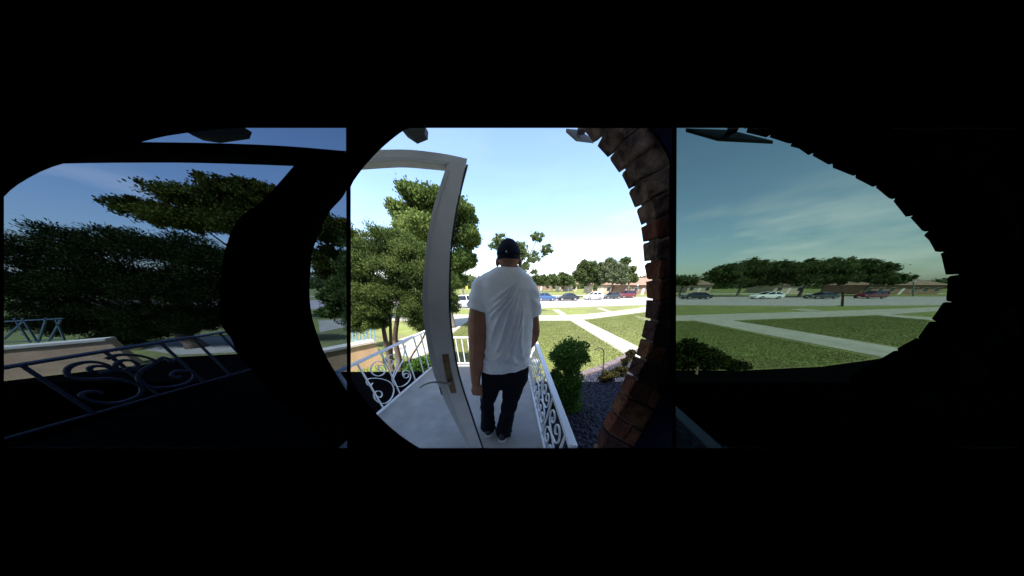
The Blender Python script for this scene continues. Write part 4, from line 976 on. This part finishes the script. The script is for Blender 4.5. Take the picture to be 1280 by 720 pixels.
def car(label, kind, paintm, px, py, sx=1.0, face=-1, yaw=0.0, name='parked_car'):
    key = kind
    if key not in protos:
        b, g, st = car_proto(kind); protos[key] = (b, to_mesh('window', g, M['glassdark']), st)
        me = bpy.data.meshes.new('body'); bmesh.ops.recalc_face_normals(b, faces=b.faces); b.to_mesh(me); b.free(); protos[key] = (me, protos[key][1], st)
    bme, gme, st = protos[key]
    p = gnd(px, py)
    t = thing(name, label, 'car', tuple(p), 'cars parked along the street'); t.rotation_euler = (0, 0, yaw); t.scale = (sx * (-face), 1, 1)
    me = bme.copy(); me.materials.clear(); me.materials.append(paintm); me.name = 'body'
    link(bpy.data.objects.new('body', me), t); link(bpy.data.objects.new('window', gme), t)
    for wx in (st[0][0] + .88, st[-1][0] - .92):
        for s in (-1, 1):
            w = bpy.data.objects.new('wheel', None); w.empty_display_size = .1; w.location = (wx, s * (st[3][3] - .075), .33); link(w, t)
            link(bpy.data.objects.new('tyre', TY), w); link(bpy.data.objects.new('rim', RM), w)
    for s in (-1, 1):
        bm = bmesh.new(); box(bm, st[1][0] - .06, st[1][0] + .05, s * .62 - .17, s * .62 + .17, st[1][2] - .16, st[1][2] - .03); link(bpy.data.objects.new('headlight', to_mesh('headlight', bm, M['lampglass'])), t)
        bm = bmesh.new(); box(bm, st[-1][0] - .1, st[-1][0] + .01, s * .60 - .14, s * .60 + .14, st[-1][2] - .14, st[-1][2] - .01); link(bpy.data.objects.new('taillight', to_mesh('taillight', bm, M['lampred'])), t)
    bm = bmesh.new(); box(bm, st[0][0] - .02, st[0][0] + .04, -.26, .26, .40, .50); link(bpy.data.objects.new('number_plate', to_mesh('number_plate', bm, M['lampglass'])), t)
    return t
BL = paint('blue car paint', (0.03, 0.075, 0.19)); BK = paint('black car paint', (0.008, 0.009, 0.012)); WH = paint('white car paint', (0.78, 0.78, 0.78)); GR = paint('dark grey car paint', (0.025, 0.028, 0.032)); RD = paint('maroon car paint', (0.12, 0.008, 0.014))
car('blue car half hidden behind the man\'s right sleeve', 'hatch', BL, 682, 376.0, 1.0, 1, .02)
car('black sedan between the blue car and the white hatchback', 'sedan', BK, 709, 375.6, 1.0, -1, .02)
car('white hatchback parked between the two dark sedans', 'hatch', WH, 741, 374.4, 1.0, -1, .06)
car('dark grey sedan between the white hatchback and the maroon car', 'sedan', GR, 763.5, 373.6, .95, -1, .08)
car('maroon hatchback last in the row beside the brick arch', 'suv', RD, 782, 372.4, .9, -1, .1)
car('white sport utility car between the open door frame and the man', 'suv', WH, 577, 385.5, 1.0, -1, .5)
car('black sedan behind the right tinted pane, at its left edge', 'sedan', BK, 868, 373.8, 1.5, -1, 0)
car('white wagon behind the right tinted pane', 'hatch', WH, 956, 373.6, 1.6, -1, 0)
car('dark grey sedan behind the right tinted pane, between the white and the red car', 'sedan', GR, 1024, 373.4, 1.5, -1, 0)
car('red car behind the right tinted pane', 'suv', RD, 1085, 373.2, 1.2, -1, 0)

# ---------------------------------------------------------------- poles and signs
def pole(label, px, ytop, ybase, m, r=.05, name='lamp_post', cat='lamp post', head=None, plate=None):
    b = gnd(px, ybase); top = at(px, ytop, b.y)
    t = thing(name, label, cat, tuple(b)); bm = bmesh.new(); tube(bm, [b - Vector((0, 0, .1)), b.lerp(top, .5), top], [r * 1.2, r, r * .9], 8); from_bm('pole', bm, m, t)
    if head:
        bm = bmesh.new(); ellipsoid(bm, top + Vector((0, 0, .1)), (.25, .25, .2), 2); from_bm('lamp_head', bm, M['lampglass'], t)
    if plate:
        z = b.lerp(top, plate[0]); w, h = plate[1:3]; bm = bmesh.new(); box(bm, z.x - w / 2, z.x + w / 2, z.y - .1, z.y - .06, z.z - h / 2, z.z + h / 2); bev(bm, .01); from_bm('plate', bm, plate[3], t)
pole('slim grey lamp post in front of the long brown house', 797, 357, 369, M['pole'], .10, head=True)
pole('slim pole with a yellow plate left of the man\'s shoulder', 583.5, 343, 372, M['pole'], .07, 'sign_post', 'sign', plate=(.45, .55, 1.0, M['yellow']))
pole('dark wooden post with a small board behind the right tinted pane', 1053.5, 358, 383, M['woodpost'], .10, 'sign_post', 'sign', plate=(.85, .8, .6, M['woodpost']))
pole('thin pole near the long dim house behind the right tinted pane', 1142, 352, 370, M['pole'], .12, head=True)

# ---------------------------------------------------------------- the man
MYD = 1.30
man = thing('person', 'man in white t-shirt, navy jeans and dark cap standing with his back turned', 'person', (-.08, MYD, 0))
def A(px, py, Y=MYD): return at(px, py, Y)
def loft(bm, rings, n=28, cap=True):
    vs = []
    for c, rx, ry, tilt in rings:
        c = Vector(c); vs.append([bm.verts.new((c.x + rx * cos(2 * pi * k / n), c.y + ry * sin(2 * pi * k / n), c.z + tilt * cos(2 * pi * k / n))) for k in range(n)])
    for a, b in zip(vs, vs[1:]):
        for k in range(n): bm.faces.new([a[k], a[(k + 1) % n], b[(k + 1) % n], b[k]])
    if cap: bm.faces.new(vs[0][::-1]); bm.faces.new(vs[-1])
def capsule(bm, pts, rad, n=12):
    pts = [Vector(p) for p in pts]; tube(bm, pts, rad, n)
    for p, r_ in ((pts[0], rad[0]), (pts[-1], rad[-1])): ellipsoid(bm, p, (r_, r_, r_), 2)
def ring_px(xl, xr, y, ry, tilt=0, Y=MYD):
    c = A((xl + xr) / 2, y, Y); return (c, m_of((xr - xl) / 2, c), ry, tilt)
# body: head, neck, torso, arms, hands, legs as one surface
hc = A(636, 321); 
bb_ = bmesh.new()
ellipsoid(bb_, hc + Vector((0, -.005, .006)), (.072, .092, .076), 3)          # skull
ellipsoid(bb_, hc + Vector((0, .045, -.055)), (.052, .055, .055), 3)           # jaw
ellipsoid(bb_, hc + Vector((0, .095, -.025)), (.014, .02, .022), 2)            # nose
ellipsoid(bb_, hc + Vector((0, .088, -.068)), (.022, .012, .010), 2)           # lips
for s in (-1, 1):
    ellipsoid(bb_, hc + Vector((s * .075, .0, -.030)), (.012, .020, .026), 2)   # ears
    ellipsoid(bb_, hc + Vector((s * .030, .078, .0)), (.016, .012, .010), 2)    # brow and eye lids
nb = A(636, 338); capsule(bb_, [hc + Vector((0, -.005, -.05)), nb, nb + Vector((0, 0, -.06))], [.052, .058, .075])
sh = {-1: A(602, 357), 1: A(662, 362)}
loft(bb_, [ring_px(610, 658, 343, .07), ring_px(600, 664, 353, .085), ring_px(602, 664, 372, .10), ring_px(609, 664, 405, .10), ring_px(608, 661, 440, .10), ring_px(606, 660, 470, .10)])
elL, wrL = A(597.5, 431, 1.28), A(594.5, 474, 1.25)
capsule(bb_, [sh[-1], A(598, 385), A(597, 405), elL, A(596, 448, 1.26), wrL, A(595, 480, 1.245)], [.050, .060, .076, .073, .064, .042, .038])
elR, wrR = A(669, 414, 1.34), A(664, 431, 1.52)
capsule(bb_, [sh[1], A(667, 388), elR, A(667, 424, 1.43), wrR], [.042, .036, .038, .040, .030])
# left hand: palm with five curled fingers around the phone
hw = A(595.5, 482, 1.245)
ellipsoid(bb_, hw + Vector((.002, 0, -.030)), (.050, .030, .054), 3)
for i, (dx, ln) in enumerate(((-.040, .088), (-.014, .100), (.012, .096), (.034, .080))):
    a = hw + Vector((dx, -.004, -.062)); b = a + Vector((.004, .010, -ln * .42)); c = b + Vector((.014, .030, -ln * .22)); d = c + Vector((.010, .022, ln * .10))
    capsule(bb_, [a + Vector((0, 0, .02)), a, b, c, d], [.0135, .013, .012, .0115, .010], 8)
a = hw + Vector((.030, .006, -.022)); capsule(bb_, [a, a + Vector((.020, .012, -.026)), a + Vector((.026, .018, -.052)), a + Vector((.020, .022, -.072))], [.014, .012, .0105, .009], 8)
# right hand out in front
a = wrR; ellipsoid(bb_, a + Vector((-.005, .05, .005)), (.022, .048, .036), 3)
for i in range(4):
    b = a + Vector((-.006, .09, .028 - .018 * i)); capsule(bb_, [b, b + Vector((-.012, .032, 0)), b + Vector((-.034, .040, -.004)), b + Vector((-.044, .026, -.006))], [.010, .0095, .009, .008], 8)
b = a + Vector((-.008, .035, .036)); capsule(bb_, [b, b + Vector((-.010, .028, .018)), b + Vector((-.022, .050, .016))], [.012, .011, .009], 8)
FL, FR = atz(610, 531, .09), atz(629, 537, .09)
def legpts(hip, knee, ank): return [hip, hip.lerp(knee, .5), knee, knee.lerp(ank, .45) + Vector((0, -.01, 0)), ank]
LH, RH = A(616, 474, 1.31), A(643, 474, 1.31)
LK, RK = A(609, 503, 1.36), A(638, 500, 1.33)
capsule(bb_, legpts(LH, LK, FL), [.085, .072, .056, .055, .038]); capsule(bb_, legpts(RH, RK, FR), [.085, .072, .056, .055, .038])
ellipsoid(bb_, FL + Vector((0, .07, -.05)), (.04, .12, .04), 2); ellipsoid(bb_, FR + Vector((0, .07, -.05)), (.04, .12, .04), 2)
body = remeshed('body', bb_, .0055, M['skin'], man, None, 3)
# hair fringe below the cap
bm = bmesh.new(); ellipsoid(bm, hc + Vector((0, -.012, .004)), (.0735, .089, .085), 3)
for v in [v for v in bm.verts if v.co.z < hc.z - .026 or v.co.y > hc.y + .04]: bm.verts.remove(v)
from_bm('hair', bm, M['capcloth'], man, smooth=True)
# cap
bm = bmesh.new(); ellipsoid(bm, hc + Vector((0, -.006, .006)), (.0765, .103, .076), 4)
for v in [v for v in bm.verts if v.co.z < hc.z - .004 + .25 * (v.co.y - hc.y + .1) * .5]: bm.verts.remove(v)
bmesh.ops.solidify(bm, geom=list(bm.faces), thickness=.004)
cp_ = from_bm('cap', bm, M['capcloth'], man, smooth=True)
bm = bmesh.new(); ellipsoid(bm, hc + Vector((0, -.006, .0835)), (.008, .008, .004), 2); from_bm('button', bm, M['capcloth'], cp_)
bm = bmesh.new()
pts = []
n_ = 14
up_, lo_ = [], []
for k in range(n_ + 1):
    a = pi * k / n_; up_.append(hc + Vector((.076 * cos(a), .05 + .125 * sin(a), .03 - .012 * sin(a)))); lo_.append(hc + Vector((.073 * cos(a), .035 + .05 * sin(a), .035)))
ribbon(bm, lo_, up_, (0, 0, .004)); from_bm('brim', bm, M['capcloth'], cp_)
bm = bmesh.new(); c = hc + Vector((-.012, -.1085, .012)); ellipsoid(bm, c, (.0045, .003, .0045), 2); from_bm('eyelet', bm, M['sole'], cp_)
# shirt
sb = bmesh.new()
loft(sb, [ring_px(621, 650, 333.5, .062), ring_px(615, 654, 336.5, .076), ring_px(606, 659, 341, .092), ring_px(598, 665, 347, .102), ring_px(594, 668, 356, .112), ring_px(596, 669, 370, .122), ring_px(604, 668, 386, .128), ring_px(606, 667, 405, .130), ring_px(605.5, 665, 425, .130), ring_px(604, 663, 440, .132), ring_px(602.5, 662, 452, .134, .018), ring_px(601.5, 661.5, 459, .136, .030)], 36)
def sleeve(a, b, r0, r1):
    tube(sb, [a, a.lerp(b, .35), a.lerp(b, .7), b], [r0, r0 * 1.02, lerp(r0, r1, .6), r1], 18); ellipsoid(sb, a, (r0, r0, r0), 3)
sleeve(A(603, 362), A(598.0, 386.5), .079, .090)
sleeve(A(660, 365), A(665.5, 394, 1.32), .074, .076)
shl = A(606, 352); shr = A(660, 356)
def folds(co, nr):
    x = co[:, 0]; y = co[:, 1]; z = co[:, 2]
    back = np.clip(-nr[:, 1], 0, 1) ** .6
    # long folds falling from the right shoulder blade and fanning down to the left hip
    ax, az = shr.x - .02, shr.z + .01
    th = np.arctan2(x - ax, -(z - az) + .05); rr = np.hypot(x - ax, z - az)
    f = np.zeros(len(co))
    for k, (t0, w, amp, r0, r1) in enumerate(((-1.00, .055, .007, .04, .30), (-.84, .04, .008, .05, .36), (-.70, .035, .009, .04, .42), (-.57, .04, .009, .05, .52), (-.44, .03, .009, .10, .60), (-.32, .035, .009, .08, .62), (-.21, .028, .008, .14, .66), (-.10, .03, .007, .12, .62), (.0, .03, .006, .2, .6))):
        tt = th - t0 - .05 * np.sin(rr * 9 + k)
        f += amp * np.exp(-(tt / w) ** 2) * np.clip((rr - r0) / .08, 0, 1) * np.clip((r1 - rr) / .15, 0, 1)
    f -= .004 * np.clip((rr - .04) / .08, 0, 1) * np.clip((.6 - rr) / .2, 0, 1)
    # bunching above the hem
    zh = A(630, 455).z
    f += .006 * np.sin((z - zh) * 70 + 9 * (x + .1) + 2 * np.sin(x * 30)) * np.exp(-((z - zh - .08) / .07) ** 2)
    # sleeve creases
    zs = A(600, 372).z
    side = np.clip(np.abs(x - A(635, 372).x) - .15, 0, .03) / .03
    g = .003 * np.sin((z - zs) * 85 + x * 60) * side * np.exp(-((z - zs) / .06) ** 2)
    f2 = .0022 * np.sin(x * 47 + z * 31) * np.sin(z * 53 - x * 22)
    return co + nr * (2.7 * f * back + 1.2 * g + f2)[:, None]
remeshed('shirt', sb, .0055, M['shirt'], man, folds, 14)
# jeans
jbm = bmesh.new()
loft(jbm, [ring_px(602, 661, 452, .120, .02), ring_px(601.5, 661, 464, .125), ring_px(602, 660, 474, .120), ring_px(604, 657, 480, .112)], 30)
def leg(pts, rad): tube(jbm, pts, rad, 18); ellipsoid(jbm, pts[0], (rad[0],) * 3, 3)
cL, cR = atz(610.5, 534, .045), atz(629, 540, .045)
cL.y = FL.y; cL.x = FL.x; cR.y = FR.y; cR.x = FR.x
leg([LH, LH.lerp(LK, .5), LK, LK.lerp(cL, .35), LK.lerp(cL, .75), cL], [.100, .088, .073, .072, .082, .092])
leg([RH, RH.lerp(RK, .5), RK, RK.lerp(cR, .35), RK.lerp(cR, .75), cR], [.108, .098, .084, .078, .086, .096])
def jf(co, nr):
    x, y, z = co.T
    f = .006 * np.sin(z * 75 + 14 * x + 3 * np.sin(y * 24 + x * 12)) * np.clip((.26 - z) / .2, .15, 1)
    f += .005 * np.sin(z * 48 - x * 35 + y * 20) * np.exp(-((z - .42) / .12) ** 2)
    return co + nr * f[:, None]
remeshed('jeans', jbm, .007, M['denim'], man, jf, 4)
# back pockets and belt loop seams
for s, (px, py) in ((-1, (617, 478)), (1, (645, 477))):
    pass
def shoe(c, yaw, nm):
    bm = bmesh.new(); bm2 = bmesh.new(); R = Matrix.Rotation(yaw, 4, 'Z')
    out = [(-.040, -.085), (-.043, -.03), (-.044, .05), (-.048, .12), (-.040, .175), (-.012, .205), (.022, .200), (.044, .165), (.047, .10), (.043, .02), (.042, -.05), (.032, -.095), (0, -.11), (-.028, -.105)]
    c0 = Vector((c.x, c.y, 0))
    W_ = lambda q, z, k=1.0: c0 + R @ Vector((q[0] * k, q[1] * k, z))
    prism(bm, [W_(q, .002, 1.06) for q in out], Vector((0, 0, .030)))
    so = from_bm('sole', bm, M['sole'], nm)
    rings = [[bm2.verts.new(W_(q, z, k) + Vector((0, dy, 0))) for q in out] for z, k, dy in ((.0325, 1.0, 0), (.06, .97, 0), (.085, .82, -.012), (.105, .55, -.03))]
    for a, b in zip(rings, rings[1:]):
        for i in range(len(out)): bm2.faces.new([a[i], a[(i + 1) % len(out)], b[(i + 1) % len(out)], b[i]])
    bm2.faces.new(rings[0][::-1]); bm2.faces.new(rings[-1])
    return from_bm('upper', bm2, M['shoe'], nm, smooth=True)
for c, yw in ((FL, .15), (FR, -.12)):
    e = bpy.data.objects.new('shoe', None); e.location = Vector((c.x, c.y, 0)) - Vector(man.location); link(e, man)
    shoe(c, yw, e)
# phone in the left hand
ph = hw + Vector((.040, .034, -.085)); t = thing('phone', 'black phone held in the man\'s left hand', 'phone', tuple(ph))
bm = bmesh.new(); bmesh.ops.create_cube(bm, size=1, matrix=Matrix.Translation(ph) @ Matrix.Rotation(.15, 4, 'Y') @ Matrix.Rotation(.3, 4, 'Z') @ Matrix.Diagonal((.010, .068, .145, 1))); bev(bm, .003); from_bm('case', bm, M['phone'], t)
